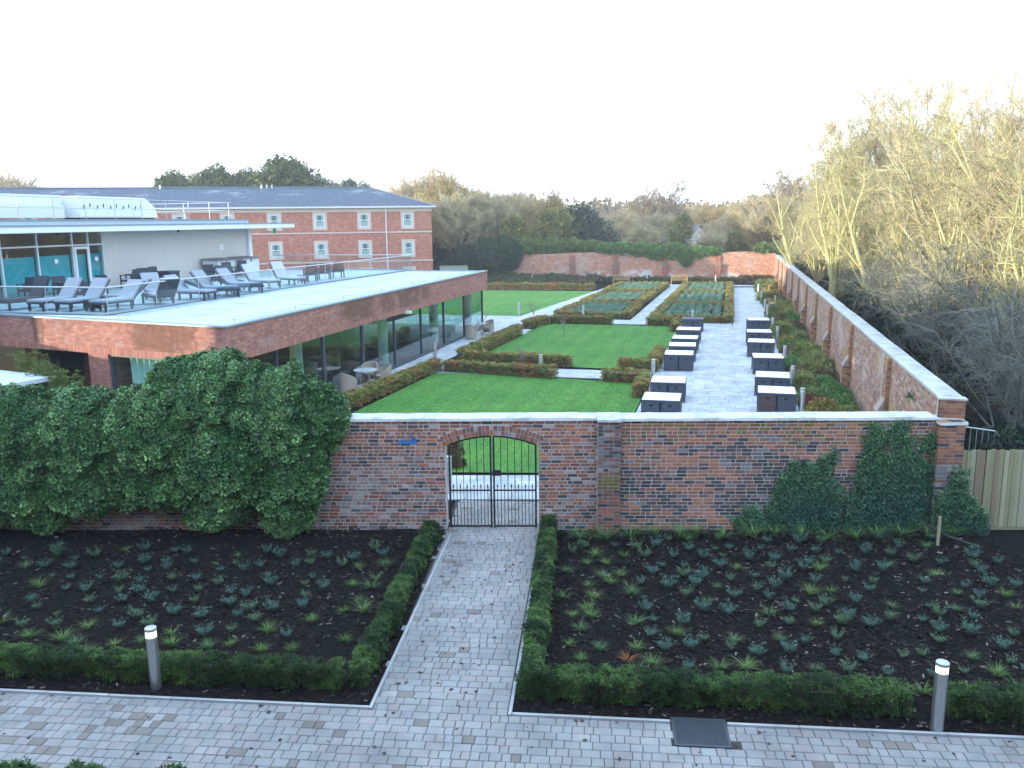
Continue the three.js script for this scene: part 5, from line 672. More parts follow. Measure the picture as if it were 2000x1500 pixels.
// ---------------------------------------------------------------- ivy
{
  const R = rng(91), lobes = [[-4.55, 2.45, 0.1, 1.3, 1.22, 1.0], [-4.35, 1.25, 0.35, 0.85, 0.95, 0.65], [-5.9, 2.95, -0.1, 1.35, 0.98, 1.1], [-5.6, 1.7, 0.5, 1.15, 1.05, 0.75], [-7.1, 2.35, 0.25, 1.3, 0.95, 1.0], [-7.15, 1.25, 0.45, 1.1, 0.62, 0.65], [-8.6, 2.2, 0.2, 1.3, 1.0, 1.0], [-8.7, 1.2, 0.45, 1.0, 0.7, 0.65], [-10.2, 2.3, 0.2, 1.5, 1.0, 1.05], [-10.3, 1.15, 0.45, 1.3, 0.85, 0.65], [-11.9, 2.2, 0.2, 1.5, 1.05, 1.05], [-12, 1.0, 0.4, 1.2, 0.8, 0.6], [-4.45, 0.45, 0.25, 0.6, 0.5, 0.42], [-5.9, 0.75, 0.4, 0.8, 0.62, 0.5], [-3.75, 2.55, 0.0, 0.62, 0.75, 0.7], [-9.6, 0.6, 0.4, 0.5, 0.5, 0.4], [-6.6, 3.3, -0.1, 0.75, 0.55, 0.8], [-3.95, 1.6, 0.15, 0.5, 0.6, 0.45]];
  const b = thing('ivy_thicket', 'huge dark green mass of ivy smothering the left end of the front wall', 'ivy', null, WO, TW), core = [];
  lobes.forEach((l) => { const g = new THREE.IcosahedronGeometry(1, 2); g.scale(l[3] * 0.64, l[4] * 0.64, l[5] * 0.64); g.translate(l[0], l[1], l[2]); core.push(g); }); part(b, 'stems', mergeGeometries(core), mat(0.075, 0.065, 0.04, 1));
  const list = [], tot = lobes.reduce((a, l) => a + l[3] * l[4] + l[4] * l[5], 0);
  lobes.forEach((l, li) => { const n = Math.round((66000 * (l[3] * l[4] + l[4] * l[5])) / tot); for (let i = 0; i < n; i++) { const th = R() * 6.283, u = lerp(-1, 1, R()), q = Math.sqrt(1 - u * u), d = [q * Math.cos(th), u, q * Math.sin(th)]; if (d[2] < -0.6) continue; const nz = noise2((d[0] * l[3]) * 3.4 + li * 7, (d[1] * l[4]) * 3.4 + d[2] * 2.5, 93), r = 0.9 + 0.62 * (nz - 0.45) - 0.12 * R() * R(), p = [l[0] + d[0] * l[3] * r, l[1] + d[1] * l[4] * r, l[2] + d[2] * l[5] * r]; if (p[1] < 0.03 || lobes.some((m, k) => k !== li && ((p[0] - m[0]) / m[3]) ** 2 + ((p[1] - m[1]) / m[4]) ** 2 + ((p[2] - m[2]) / m[5]) ** 2 < 0.66)) continue; const t = R(), k = 0.6 + R() * 0.8, c = mix3([0.03, 0.11, 0.03], [0.15, 0.3, 0.085], t * smooth(0.3, 0.75, nz) + (R() < 0.08 ? 0.5 : 0)); list.push([...p, Math.PI / 2 * d[2] * 0.9 + (R() - 0.5), R() * 6.28, -Math.PI / 2 * d[0] * 0.6 + (R() - 0.5), 0.05 + R() * 0.06, c.map((x) => x * k)]); } });
  inst(b, 'leaves', SPR.ivy, mat(1, 1, 1, 0.4), list);
  const patch = (label, s0, s1, top, n, thick, off, seed) => { const o = thing('wall_ivy', label, 'ivy', 'ivy climbing the front wall', WO, TW), Q = rng(seed), L = [], st = new GB(); for (let i = 0; i < n; i++) { const s = lerp(s0, s1, Q()), h = top(s), y = h * Math.pow(Q(), 0.85); const bulge = thick * (0.35 + 0.65 * (1 - y / 2.5)) * (0.4 + 0.6 * noise2(s * 3, y * 3, seed)); const w = (0.5 - Math.abs((s - s0) / (s1 - s0) - 0.5)) * 2; if (Q() > 0.5 + w * 3 || y > 2.36 || (y > h * 0.55 && noise2(s * 6, y * 4, seed + 3) < 0.42)) continue; const k = 0.6 + Q() * 0.8; L.push([s + (Q() + Q() + Q() - 1.5) * 0.14 * (s < 9.15 || s > 9.4 ? 1 : 0.3), Math.max(0.02, y), off + 0.012 + bulge * Math.pow(Q(), 0.7), 1.2 + (Q() - 0.5) * 0.9, Q() * 6.28, (Q() - 0.5) * 0.9, 0.045 + Q() * 0.045, mix3([0.022, 0.085, 0.045], [0.09, 0.2, 0.07], Q() * smooth(0.2, 1, y / h)).map((x) => x * k)]); } for (let i = 0; i < 9; i++) { const s = lerp(s0, s1, (i + 0.5) / 9); st.rod([s, 0, off + 0.02], [s + (Q() - 0.5) * 0.3, top(s) * 0.75, off + 0.02], 0.012, 0.005, 4); } part(o, 'stems', st.build(), M.stemDark); inst(o, 'leaves', SPR.ivy, mat(1, 1, 1, 0.45), L); };
  const pl = (a) => (s) => { for (let i = 1; i < a.length; i++) if (s <= a[i][0]) return lerp(a[i - 1][1], a[i][1], (s - a[i - 1][0]) / (a[i][0] - a[i - 1][0])) * (0.72 + 0.5 * noise2(s * 11, 2, 5)); return 0.4; };
  const pk = (s, c, w, h) => h * Math.exp(-(((s - c) / w) ** 2) * 2);
  patch('smaller patch of ivy on the front wall, left of the two by the fence', 5.92, 7.32, pl([[5.92, 0.45], [6.05, 1.0], [6.25, 1.2], [6.45, 1.6], [6.55, 1.75], [6.7, 1.4], [6.9, 1.4], [7.02, 1.8], [7.16, 1.75], [7.22, 1.25], [7.32, 0.7]]), 2300, 0.2, 0, 95);
  patch('tall patch of ivy climbing to the coping at the right end of the front wall', 7.55, 9.3, pl([[7.55, 0.5], [7.66, 1.05], [7.84, 1.45], [7.96, 2.3], [8.12, 2.32], [8.24, 1.5], [8.4, 2.35], [8.58, 2.3], [8.68, 1.65], [8.8, 2.35], [8.95, 2.25], [9.02, 1.85], [9.12, 2.3], [9.24, 2.2], [9.3, 0.7]]), 3900, 0.22, 0, 96);
  patch('ivy on the right-hand end pier beside the timber fence', 9.3, 10.35, pl([[9.3, 0.95], [9.5, 0.9], [9.6, 1.1], [9.7, 1.5], [9.84, 1.5], [9.9, 0.8], [10.1, 0.6], [10.35, 0.35]]), 1300, 0.12, 0.2, 97);
  patch('small sprig of ivy at the foot of the front wall right of the brick pier', 5.25, 5.75, (s) => 0.25 + pk(s, 5.5, 0.2, 0.3), 240, 0.16, 0, 98);
}
// ---------------------------------------------------------------- shrubs
function mound(name, label, cat, group, x, z, r, h, n, size, cA, cB, seed, geo = SPR.clump) {
  const o = thing(name, label, cat, group, [x, 0, z]), R = rng(seed), L = []; const cg = new THREE.IcosahedronGeometry(1, 1); cg.scale(r * 0.68, h * 0.7, r * 0.68); cg.translate(0, h * 0.3, 0); part(o, 'branches', cg, M.stemDark);
  for (let i = 0; i < n; i++) { const a = R() * 6.283, u = R() * 1.1 - 0.1, q = Math.sqrt(Math.max(0, 1 - u * u)), k = 0.7 + R() * 0.6, nz = 0.78 + 0.45 * noise2(Math.cos(a) * 2 + seed, u * 3 + Math.sin(a) * 2, seed); L.push([Math.cos(a) * q * r * nz, Math.max(0.03, u * h * nz), Math.sin(a) * q * r * nz, (R() - 0.5) * 1.4, R() * 6.28, (R() - 0.5) * 1.4, size * (0.7 + R() * 0.6), mix3(cA, cB, R()).map((v) => v * k)]); }
  inst(o, 'foliage', geo, M.leaf, L); return o;
}
{
  // near shrubs at the hotel's foot, bottom left of the picture
  [['bushy evergreen shrub at the bottom left corner of the view', -3.5, -2.5, 0.34, 0.6], ['bushy evergreen shrub at the bottom edge, second from the left', -2.65, -2.45, 0.34, 0.6], ['bushy evergreen shrub at the bottom edge, right of the three', -1.7, -2.42, 0.34, 0.58]].forEach(([l, x, d, r, h], i) => { const w = fpW(x, d); mound('evergreen_shrub', l, 'shrub', 'shrubs below the hotel windows', w[0], w[1], r, h, 620, 0.075, [0.03, 0.075, 0.02], [0.07, 0.15, 0.04], 500 + i, SPR.box); });
  struct('mulch_bed', sheet([fpW(-9, -2.32), fpW(14, -2.0), fpW(14, -11), fpW(-9, -11)], 0.012), M.soil);
  // border under the right-hand wall
  const K = { green: ['green leafy shrub', [0.08, 0.19, 0.05], [0.15, 0.27, 0.08]], olive: ['olive and gold shrub', [0.2, 0.21, 0.05], [0.36, 0.26, 0.06]], red: ['crimson leaved shrub', [0.36, 0.03, 0.05], [0.2, 0.05, 0.05]], dark: ['dark brown green shrub', [0.09, 0.1, 0.045], [0.22, 0.12, 0.06]], grassy: ['arching green grassy plant', [0.17, 0.26, 0.07], [0.32, 0.29, 0.12]] };
  const R = rng(101), proto = {}; let seed = 600; const kinds = ['green', 'olive', 'green', 'dark', 'grassy', 'olive', 'green', 'dark', 'red', 'green'];
  for (let z = -22.8; z > -90; z -= 0.82) for (const c of [0, 1]) {
    const k = z > -41 && R() < 0.12 ? 'red' : kinds[Math.floor(R() * 8)], x = 2.95 + c * 0.72 + (R() - 0.5) * 0.25 + (z > -60 ? 0.05 : 0), sc = 0.8 + R() * 0.5 + (c ? 0.15 : 0), lab = `${K[k][0]} in right border, ${c ? 'wall' : 'patio'} side, ${ordn(Math.round((-22.8 - z) / 0.82) + 1)} from the front`, zz = z + (R() - 0.5) * 0.4; if (!c && ((zz < -63.4 && zz > -65.6) || (zz < -74.1 && zz > -76.3))) continue;
    const key = k + (seed % 2); if (!proto[key]) proto[key] = mound('border_shrub', lab, 'shrub', `${K[k][0]}s in the right border`, x, zz, 0.42, 0.42, 190, k === 'grassy' ? 0.22 : 0.1, K[k][1], K[k][2], seed, k === 'grassy' ? SPR.long : SPR.clump); else copy(proto[key], lab, [x, 0, zz], R() * 6.28, [sc, sc * (0.8 + R() * 0.5), sc]); seed++;
  }
  single('wall_plant', 'small green plant growing out of the right-hand garden wall', 'plant', null, (() => { const g = sprig(26, 0.12, 0.16, 0.1, 640); g.translate(4.36, 2.25, -21.6); return g; })(), mat(0.05, 0.13, 0.03, 0.6));
  // potted shrubs each side beyond the gate
  [['rust leaved hedge plant beyond the left leaf of the gate', -7.15, -21.1], ['dark twiggy shrub beyond the right leaf of the gate', -4.15, -21.35]].forEach(([l, x, z], i) => mound('hedge_plant', l, 'shrub', null, x, z, 0.3, 0.75, 260, 0.085, i ? [0.035, 0.05, 0.02] : [0.13, 0.06, 0.025], i ? [0.08, 0.06, 0.025] : [0.08, 0.09, 0.02], 660 + i, SPR.box));
  // far border in front of the far wall
  const far = []; for (let i = 0; i < 5200; i++) { const x = lerp(-27, 4.2, R()), z = -88.4 - R() * 2.9, left = x < -13.2, tall = left || x > 1 ? 1 : 0.55, k = 0.6 + R() * 0.8, n = noise2(x * 0.6, z, 111); const zz = left && R() < 0.5 ? -80.2 - R() * 8 : z; far.push([x, R() * 0.7 * tall * (0.5 + n), zz, (R() - 0.5), R() * 6, (R() - 0.5), 0.2 + R() * 0.16, (n > 0.55 ? [0.07, 0.1, 0.03] : n > 0.42 ? [0.15, 0.12, 0.075] : [0.085, 0.07, 0.04]).map((v) => v * k)]); }
  tag(inst(scene, 'border_planting', SPR.long, M.leaf, far), 'mixed brown and green grasses and shrubs filling the border before the far wall', 'border plants');
  // bamboo in the recess and pale canopy behind the ivy
  const cn = thing('flat_canopy', 'pale flat canopy roof behind the ivy at the left edge', 'canopy', null, [-24.0, 0, -21.7], TF); part(cn, 'roof', bx(-3.5, 1.72, -1.0, 2.9, 1.86, 1.2), mat(0.6, 0.68, 0.72, 0.7)); for (const [x, z] of [[-3.3, 1.1], [2.7, 1.1], [2.7, -0.9], [-3.3, -0.9]]) part(cn, 'post', bx(x - 0.05, 0, z - 0.05, x + 0.05, 1.719, z + 0.05), M.galv);
  [[-21.6, -22.4, 1.05], [-20.6, -22.1, 0.95], [-22.6, -22.9, 1.15]].forEach(([x, z, s], i) => { const o = thing('bamboo_clump', `feathery yellow green bamboo before the dark recess, ${['middle', 'right', 'left'][i]} clump`, 'bamboo', 'bamboo before the recess', [x, 0, z]), Q = rng(700 + i), st = new GB(), L = []; for (let k = 0; k < 34; k++) { const a = Q() * 6.28, r = Q() * 0.4, h = (1.5 + Q() * 0.75) * s, b = [Math.cos(a) * r, 0, Math.sin(a) * r], t = [Math.cos(a) * (r + 0.35 * Q()), h, Math.sin(a) * (r + 0.35 * Q())]; st.rod(b, t, 0.008, 0.004, 3); for (let q = 0; q < 16; q++) { const f = 0.35 + 0.65 * Q(); const kk = 0.7 + Q() * 0.6; L.push([lerp(b[0], t[0], f) + (Q() - 0.5) * 0.2, h * f, lerp(b[2], t[2], f) + (Q() - 0.5) * 0.2, (Q() - 0.5), Q() * 6, (Q() - 0.5), 0.13, [0.15 * kk, 0.2 * kk, 0.05 * kk]]); } } part(o, 'canes', st.build(), mat(0.2, 0.2, 0.07, 0.7)); inst(o, 'foliage', SPR.long, M.leaf, L); });
}

// ---------------------------------------------------------------- trees
const atU = (u, dist) => { const a = 14.554 * RAD + Math.atan((1000 - u) / 1640); return [-Math.sin(a) * dist, -Math.cos(a) * dist]; };
const topY = (u, v, dist) => 6.6 + ((431 + 0.0117 * (1000 - u) - v) / 1640) * dist * Math.cos(Math.atan((u - 1000) / 1640));
function spray(seed, k = 1) {                         // a fan of fine twigs, one metre long
  const R = rng(seed), g = new GB(), rad = 0.013 * k;
  const go = (p, d, l, r, lv) => { const n = lv === 2 ? 1 : 2; if (lv === 2 && R() < 0.35) return; let q = p; for (let i = 0; i < n; i++) { const e = [q[0] + (d[0] * l) / n, q[1] + (d[1] * l) / n, q[2] + (d[2] * l) / n]; g.rod(q, e, r * (1 - (i / n) * 0.5), r * (1 - ((i + 1) / n) * 0.5), 3); q = e; d = [d[0] + (R() - 0.5) * 0.6, d[1] + (R() - 0.4) * 0.3, d[2] + (R() - 0.5) * 0.6]; const m = Math.hypot(...d); d = d.map((x) => x / m); if (lv < 2) for (let c = 0; c < (lv ? 2 : 4); c++) { const f = R(), b = p.map((x, k2) => lerp(x, q[k2], f)); let dd = [d[0] * 0.7 + (R() - 0.5) * 2.2, d[1] * 0.7 + (R() - 0.4) * 1.2, d[2] * 0.7 + (R() - 0.5) * 2.2]; const mm = Math.hypot(...dd); go(b, dd.map((x) => x / mm), l * (0.4 + R() * 0.3), r * 0.6, lv + 1); } } };
  go([0, 0, 0], [0, 1, 0], 0.75, rad, 0); return g.build();
}
const SPY = [spray(801), spray(802), spray(803)], SPYF = [spray(804, 2.0), spray(805, 2.0)];
// bare tree: limbs as one tapering mesh, twig fans at the ends
function bareTree(o, opt) {
  const R = rng(opt.seed), g = new GB(), tips = [];
  const limb = (p, d, len, r, lv) => {
    const n = lv === 0 ? 5 : 3, sd = lv === 0 ? 8 : lv === 1 ? 6 : 4; let q = p, rr = r;
    for (let i = 0; i < n; i++) {
      const e = [q[0] + (d[0] * len) / n, q[1] + (d[1] * len) / n, q[2] + (d[2] * len) / n], r2 = Math.max(0.006, r * (1 - ((i + 1) / n) * (lv === 0 ? 0.45 : 0.6))); g.rod(q, e, rr, r2, sd); q = e; rr = r2;
      d = [d[0] + (R() - 0.5) * opt.wig, d[1] + (R() - 0.5) * opt.wig * 0.5 + opt.lift * 0.12, d[2] + (R() - 0.5) * opt.wig]; const m = Math.hypot(...d); d = d.map((x) => x / m);
      if (lv < opt.levels && (lv > 0 || i >= opt.from)) { const k = lv === 0 ? opt.kids : 2; for (let c = 0; c < k; c++) { const a = R() * 6.283, op = opt.open * (0.6 + R() * 0.7), ax = [Math.cos(a), 0.15, Math.sin(a)]; let dd = [d[0] + ax[0] * op, d[1] + ax[1] * op + opt.lift * 0.1, d[2] + ax[2] * op]; const mm = Math.hypot(...dd); limb(q, dd.map((x) => x / mm), len * (0.5 + R() * 0.28) * (lv === 0 ? opt.spread : 1), rr * (0.6 + R() * 0.22), lv + 1); } }
      if (lv >= opt.levels - 1) for (let c = 0; c < opt.sprays; c++) if (R() < opt.sprays - c) tips.push([q, d]);
    }
    tips.push([q, d]);
  };
  for (let s = 0; s < (opt.stems || 1); s++) { const a = R() * 6.28, ln = opt.stems > 1 ? 0.28 : 0.05; const d = [Math.cos(a) * ln, 1, Math.sin(a) * ln], m = Math.hypot(...d); limb([Math.cos(a) * 0.15 * (opt.stems > 1), -0.2, Math.sin(a) * 0.15 * (opt.stems > 1)], d.map((x) => x / m), opt.len * (0.85 + R() * 0.3), opt.r, 0); }
  part(o, 'trunk', g.build(), mat(...opt.bark, 0.9, { map: T.bark }));
  const L = [], e = new THREE.Euler(), q = new THREE.Quaternion(), up = V(0, 1, 0), spin = new THREE.Quaternion(); for (const [p, d] of tips) { const dd = V(d[0] + (R() - 0.5) * 1.1, d[1] + (R() - 0.3) * 0.6, d[2] + (R() - 0.5) * 1.1).normalize(); q.setFromUnitVectors(up, dd).multiply(spin.setFromAxisAngle(up, R() * 6.28)); e.setFromQuaternion(q); const k = 0.75 + R() * 0.5; L.push([p[0], p[1], p[2], e.x, e.y, e.z, opt.twig * (0.7 + R() * 0.7), mix3(opt.tw, opt.tw2 || opt.tw, R()).map((x) => x * k)]); }
  inst(o, 'crown', (opt.far ? SPYF : SPY)[opt.seed % (opt.far ? 2 : 3)], M.twig, L);
  if (opt.leaves) { const Lf = []; for (const [p] of tips) for (let i = 0; i < opt.leaves; i++) { const k = 0.6 + R() * 0.8; Lf.push([p[0] + (R() - 0.5) * opt.twig, p[1] + (R() - 0.4) * opt.twig, p[2] + (R() - 0.5) * opt.twig, R() * 3, R() * 6, R() * 3, opt.leafSize * (0.7 + R() * 0.6), mix3(opt.lc, opt.lc2, R()).map((x) => x * k)]); } inst(o, 'foliage', SPR.clump, M.leaf, Lf); }
  let top = 0; for (const t of tips) top = Math.max(top, t[0][1]); o.userData.height = (top + opt.twig * 0.2); return o;
}
function evergreen(o, opt) {         // trunk, limbs and leaf clumps gathered in lobes
  const R = rng(opt.seed), g = new GB(), L = [], H = opt.h; g.rod([0, -0.2, 0], [0.1, H * 0.55, 0], H * 0.03, H * 0.018, 8);
  for (let i = 0; i < opt.lobes; i++) { const t = i / (opt.lobes - 1 || 1), y = lerp(opt.low, 0.88, t) * H, rr = opt.w * H * (opt.flat ? 0.7 + 0.3 * Math.sin(t * 3) : Math.sin(lerp(0.5, 2.75, t))) * (0.5 + 0.5 * R()), a = R() * 6.28 + i * 2.4, c = [Math.cos(a) * rr, y, Math.sin(a) * rr], lr = opt.lr * H * (0.75 + R() * 0.5); g.rod([0.05, Math.max(H * 0.1, y - H * 0.15), 0], c, H * 0.012, 0.02, 5); for (let k = 0; k < opt.n; k++) { const th = R() * 6.283, u = R() * 1.7 - 0.7, q = Math.sqrt(Math.max(0, 1 - u * u)), s = 0.7 + 0.35 * R(), kk = 0.6 + R() * 0.8; L.push([c[0] + Math.cos(th) * q * lr * s, c[1] + u * lr * s * (opt.flat ? 0.45 : 0.85), c[2] + Math.sin(th) * q * lr * s, R() * 3, R() * 6, R() * 3, opt.size * (0.7 + R() * 0.6), mix3(opt.a, opt.b, R()).map((x) => x * kk)]); } }
  part(o, 'trunk', g.build(), mat(0.09, 0.07, 0.05, 0.95, { map: T.bark })); inst(o, 'crown', opt.geo || SPR.clump, M.leaf, L); o.userData.height = H; return o;
}
{
  const R = rng(131), LICH = [0.52, 0.49, 0.23], GREY = [0.42, 0.39, 0.25], TW = [0.45, 0.4, 0.21], TW2 = [0.45, 0.37, 0.24];
  const make = {
    tall: (o, s) => bareTree(o, { seed: s, len: 7.5, r: 0.26, levels: 2, kids: 2, from: 0, open: 0.6, spread: 0.62, lift: 1, wig: 0.24, sprays: 0.28, twig: 1.5, bark: LICH, tw: TW, tw2: TW2 }),
    multi: (o, s) => bareTree(o, { seed: s, stems: 4, len: 5.6, r: 0.15, levels: 1, kids: 2, from: 0, open: 0.55, spread: 0.6, lift: 0.9, wig: 0.26, sprays: 0.5, twig: 1.5, bark: LICH, tw: [0.45, 0.42, 0.2], tw2: TW }),
    wide: (o, s) => bareTree(o, { seed: s, len: 5, r: 0.27, levels: 2, kids: 3, from: 1, open: 0.9, spread: 0.95, lift: 0.6, wig: 0.34, sprays: 0.25, twig: 1.6, bark: GREY, tw: TW2, tw2: TW }),
    far: (o, s) => bareTree(o, { seed: s, len: 4.4, r: 0.2, levels: 3, kids: 3, from: 1, open: 0.85, spread: 0.85, lift: 0.7, wig: 0.3, sprays: 0.2, twig: 1.25, bark: [0.4, 0.34, 0.2], tw: [0.52, 0.42, 0.23], tw2: [0.45, 0.39, 0.25], far: 1 }),
    gold: (o, s) => bareTree(o, { seed: s, len: 4.2, r: 0.18, levels: 3, kids: 3, from: 1, open: 0.8, spread: 0.85, lift: 0.7, wig: 0.3, sprays: 0.1, twig: 1.2, bark: [0.3, 0.24, 0.13], tw: [0.42, 0.31, 0.14], far: 1, leaves: 1, leafSize: 0.26, lc: [0.55, 0.42, 0.11], lc2: [0.3, 0.33, 0.09] }),
    oak: (o, s) => bareTree(o, { seed: s, len: 3.8, r: 0.3, levels: 3, kids: 3, from: 2, open: 1.1, spread: 0.95, lift: 0.45, wig: 0.55, sprays: 0, twig: 0.9, bark: [0.2, 0.16, 0.11], tw: [0.25, 0.2, 0.13], far: 1 }),
    ever: (o, s) => evergreen(o, { seed: s, h: 10, w: 0.28, low: 0.25, lobes: 22, lr: 0.17, n: 170, size: 0.42, a: [0.045, 0.085, 0.03], b: [0.11, 0.14, 0.045] }),
    dark: (o, s) => evergreen(o, { seed: s, h: 8, w: 0.27, low: 0.12, lobes: 18, lr: 0.18, n: 90, size: 0.36, a: [0.02, 0.055, 0.035], b: [0.045, 0.085, 0.05] }),
    pine: (o, s) => evergreen(o, { seed: s, h: 10, w: 0.2, low: 0.6, lobes: 9, lr: 0.13, n: 70, size: 0.4, flat: 1, a: [0.06, 0.09, 0.045], b: [0.1, 0.13, 0.06], geo: SPR.needle }),
    olive: (o, s) => evergreen(o, { seed: s, h: 8, w: 0.25, low: 0.15, lobes: 15, lr: 0.18, n: 70, size: 0.4, a: [0.13, 0.15, 0.04], b: [0.28, 0.25, 0.06] }),
  };
  const bank = {};
  function tree(kind, name, label, group, u, v, dist, wide = 1) {
    const p = atU(u, dist), H = topY(u, v, dist), key = kind + (Math.floor(R() * 3) % (kind === 'far' || kind === 'tall' || kind === 'multi' ? 3 : 2)); let o;
    if (!bank[key]) { o = thing(name, label, 'tree', group, [p[0], 0, p[1]]); make[kind](o, 900 + Object.keys(bank).length * 7); const h = o.userData.height; delete o.userData.height; bank[key] = { o, h }; } else { o = copy(bank[key].o, label, [p[0], 0, p[1]]); o.name = num(name); o.userData = {}; tag(o, label, 'tree', group); }
    const s = H / bank[key].h; o.scale.set(s * wide, s, s * wide); o.rotation.y = R() * 6.28; o.position.y = -0.05; return o;
  }
  const wr = 'bare tree in the woodland behind the right-hand garden wall', gw = 'trees of the right-hand woodland';
  tree('multi', 'bare_tree', 'cluster of slender yellowish stems rising close behind the right-hand wall', gw, 1640, 330, 57, 0.9); tree('tall', 'bare_tree', 'tall pale forked tree rising behind the middle of the right-hand wall', gw, 1712, 205, 62, 0.8); tree('wide', 'bare_tree', 'large spreading bare tree with mossy limbs at the right', gw, 1838, 190, 44, 0.9);
  [['tall', 1625, 265, 61], ['tall', 1665, 225, 66], ['tall', 1745, 170, 70], ['tall', 1690, 215, 59], ['tall', 1600, 300, 66], ['multi', 1575, 350, 74], ['tall', 1548, 372, 86], ['tall', 1680, 270, 72], ['multi', 1745, 215, 66], ['wide', 1775, 280, 55], ['tall', 1800, 215, 58], ['multi', 1860, 220, 56], ['tall', 1895, 185, 47], ['wide', 1935, 200, 42], ['multi', 1965, 235, 38], ['tall', 1990, 170, 46], ['wide', 2030, 190, 36], ['tall', 2060, 200, 44], ['multi', 1720, 340, 52], ['multi', 1810, 360, 45], ['multi', 1900, 360, 38], ['wide', 1985, 360, 33], ['multi', 2060, 300, 30], ['tall', 1840, 240, 72], ['wide', 1700, 360, 84], ['wide', 1630, 370, 92], ['multi', 1590, 385, 82]].sort((a, b) => a[1] - b[1]).forEach(([k, u, v, d], i) => tree(k, 'bare_tree', `bare tree in the woodland behind the right-hand wall, ${ordn(i + 1)} from its left end`, gw, u, v, d));
  // shaded undergrowth close behind the wall
  const un = 'tangled grey shrub behind the right-hand wall', gu = 'undergrowth behind the right-hand wall'; let pu = null;
  let ti = 0; for (const [x, z, s] of [[7.6, -24.5, 1.1], [9.2, -28, 1.3], [7.6, -32, 1.15], [9.8, -36, 1.35], [8.2, -40, 1.2], [9.4, -46, 1.25], [8.2, -53, 1.1], [8.6, -63, 1]]) { const tl = `${un}, ${ordn(++ti)} from the front`; if (!pu) { pu = thing('tangled_shrub', tl, 'shrub', gu, [x, 0, z]); bareTree(pu, { seed: 990, stems: 8, len: 2.4, r: 0.03, levels: 1, kids: 2, from: 1, open: 0.8, spread: 0.8, lift: 0.1, wig: 0.55, sprays: 0.25, twig: 1.2, bark: [0.2, 0.21, 0.16], tw: [0.2, 0.21, 0.18], tw2: [0.15, 0.16, 0.13] }); delete pu.userData.height; pu.scale.setScalar(s); } else copy(pu, tl, [x, 0, z], R() * 6.28, s); }
  const bb = []; [[6.6, -21.5, 1.3, 1.5], [7.5, -28, 1.5, 1.9], [8.2, -33, 1.7, 2.1], [6.6, -38, 1.2, 2.2], [8.5, -42.5, 1.7, 2.3], [6.7, -47, 1.2, 2.4], [8.2, -54, 1.6, 2.4], [6.7, -62, 1.3, 2.8], [6.5, -70, 1.3, 3.0], [6.4, -78, 1.3, 3.2], [6.4, -86, 1.4, 3.3], [10.5, -24.5, 1.8, 2.0], [11.5, -30, 2, 2.4], [12.5, -37, 2.2, 2.6], [11.5, -48, 2.2, 2.6], [13, -58, 2.4, 3]].sort((a, b) => b[1] - a[1]).forEach(([x, z, r, h], i) => { const lab = `dark evergreen bush behind the right-hand wall, ${ordn(i + 1)} from the front`, gp = 'dark bushes behind the right-hand wall'; if (i < 3) bb.push(mound('evergreen_bush', lab, 'bush', gp, x, z, r, h, 900, 0.16, [0.012, 0.03, 0.016], [0.035, 0.065, 0.03], 1010 + i)); else copy(bb[i % 3], lab, [x, 0, z], R() * 6.28, [r / 1.5, h / 1.8, r / 1.5]); });
  const tr = single('birch_trunk', 'leaning silvery birch trunk at the right edge of the picture', 'tree', null, new GB().rod([9.2, -0.1, -27], [8.6, 3.2, -27.6], 0.11, 0.09, 8).rod([8.6, 3.2, -27.6], [8.75, 6.5, -28], 0.09, 0.06, 8).rod([8.75, 6.5, -28], [9.3, 9.5, -28.4], 0.06, 0.02, 6).build(), mat(0.5, 0.5, 0.45, 0.85, { map: T.bark }));
  // beyond the brick wing
  [['ever', 355, 340, 120, 'left of the dark evergreens above the slate roof'], ['ever', 440, 332, 118, 'second dark evergreen above the slate roof'], ['ever', 500, 338, 124, 'third dark evergreen above the slate roof']].forEach(([k, u, v, d, l]) => tree(k, 'evergreen_tree', l, 'evergreens behind the brick wing', u, v + 2, d, 0.8)); tree('ever', 'evergreen_tree', 'broadest dark evergreen, at the right of those above the slate roof', 'evergreens behind the brick wing', 572, 320, 116, 1.15);
  tree('pine', 'pine_tree', 'left of two small pines above the slate roof', 'pines behind the brick wing', 640, 340, 130, 0.9); tree('pine', 'pine_tree', 'right of two small pines above the slate roof', 'pines behind the brick wing', 706, 343, 130, 0.8); tree('far', 'bare_tree', 'bare tree at the far left above the slate roof', null, 25, 338, 118); tree('far', 'bare_tree', 'pinkish bare tree between the evergreens above the slate roof', null, 398, 343, 128);
  // behind the far wall
  const bt = 'trees behind the far garden wall', bl = 'bare tree in the belt behind the far garden wall';
  tree('far', 'bare_tree', 'tall bare tree at the right end of the brick wing', bt, 835, 338, 104); tree('gold', 'bare_tree', 'tall olive gold tree right of the brick wing', bt, 890, 342, 100, 1.1); tree('dark', 'evergreen_tree', 'rounded dark green evergreen behind the far wall', bt, 1143, 405, 100, 1.15); tree('oak', 'oak_tree', 'gnarled bare oak standing above the skyline', bt, 1292, 352, 150, 1.1); tree('olive', 'evergreen_tree', 'yellow green conifer in front of the white house', bt, 1328, 418, 108, 0.8); tree('gold', 'bare_tree', 'golden tree behind the far wall left of the dark evergreen', bt, 1090, 374, 108, 1.0); tree('oak', 'bare_tree', 'flat topped bare tree where the right-hand woodland begins', bt, 1520, 325, 108, 0.9);
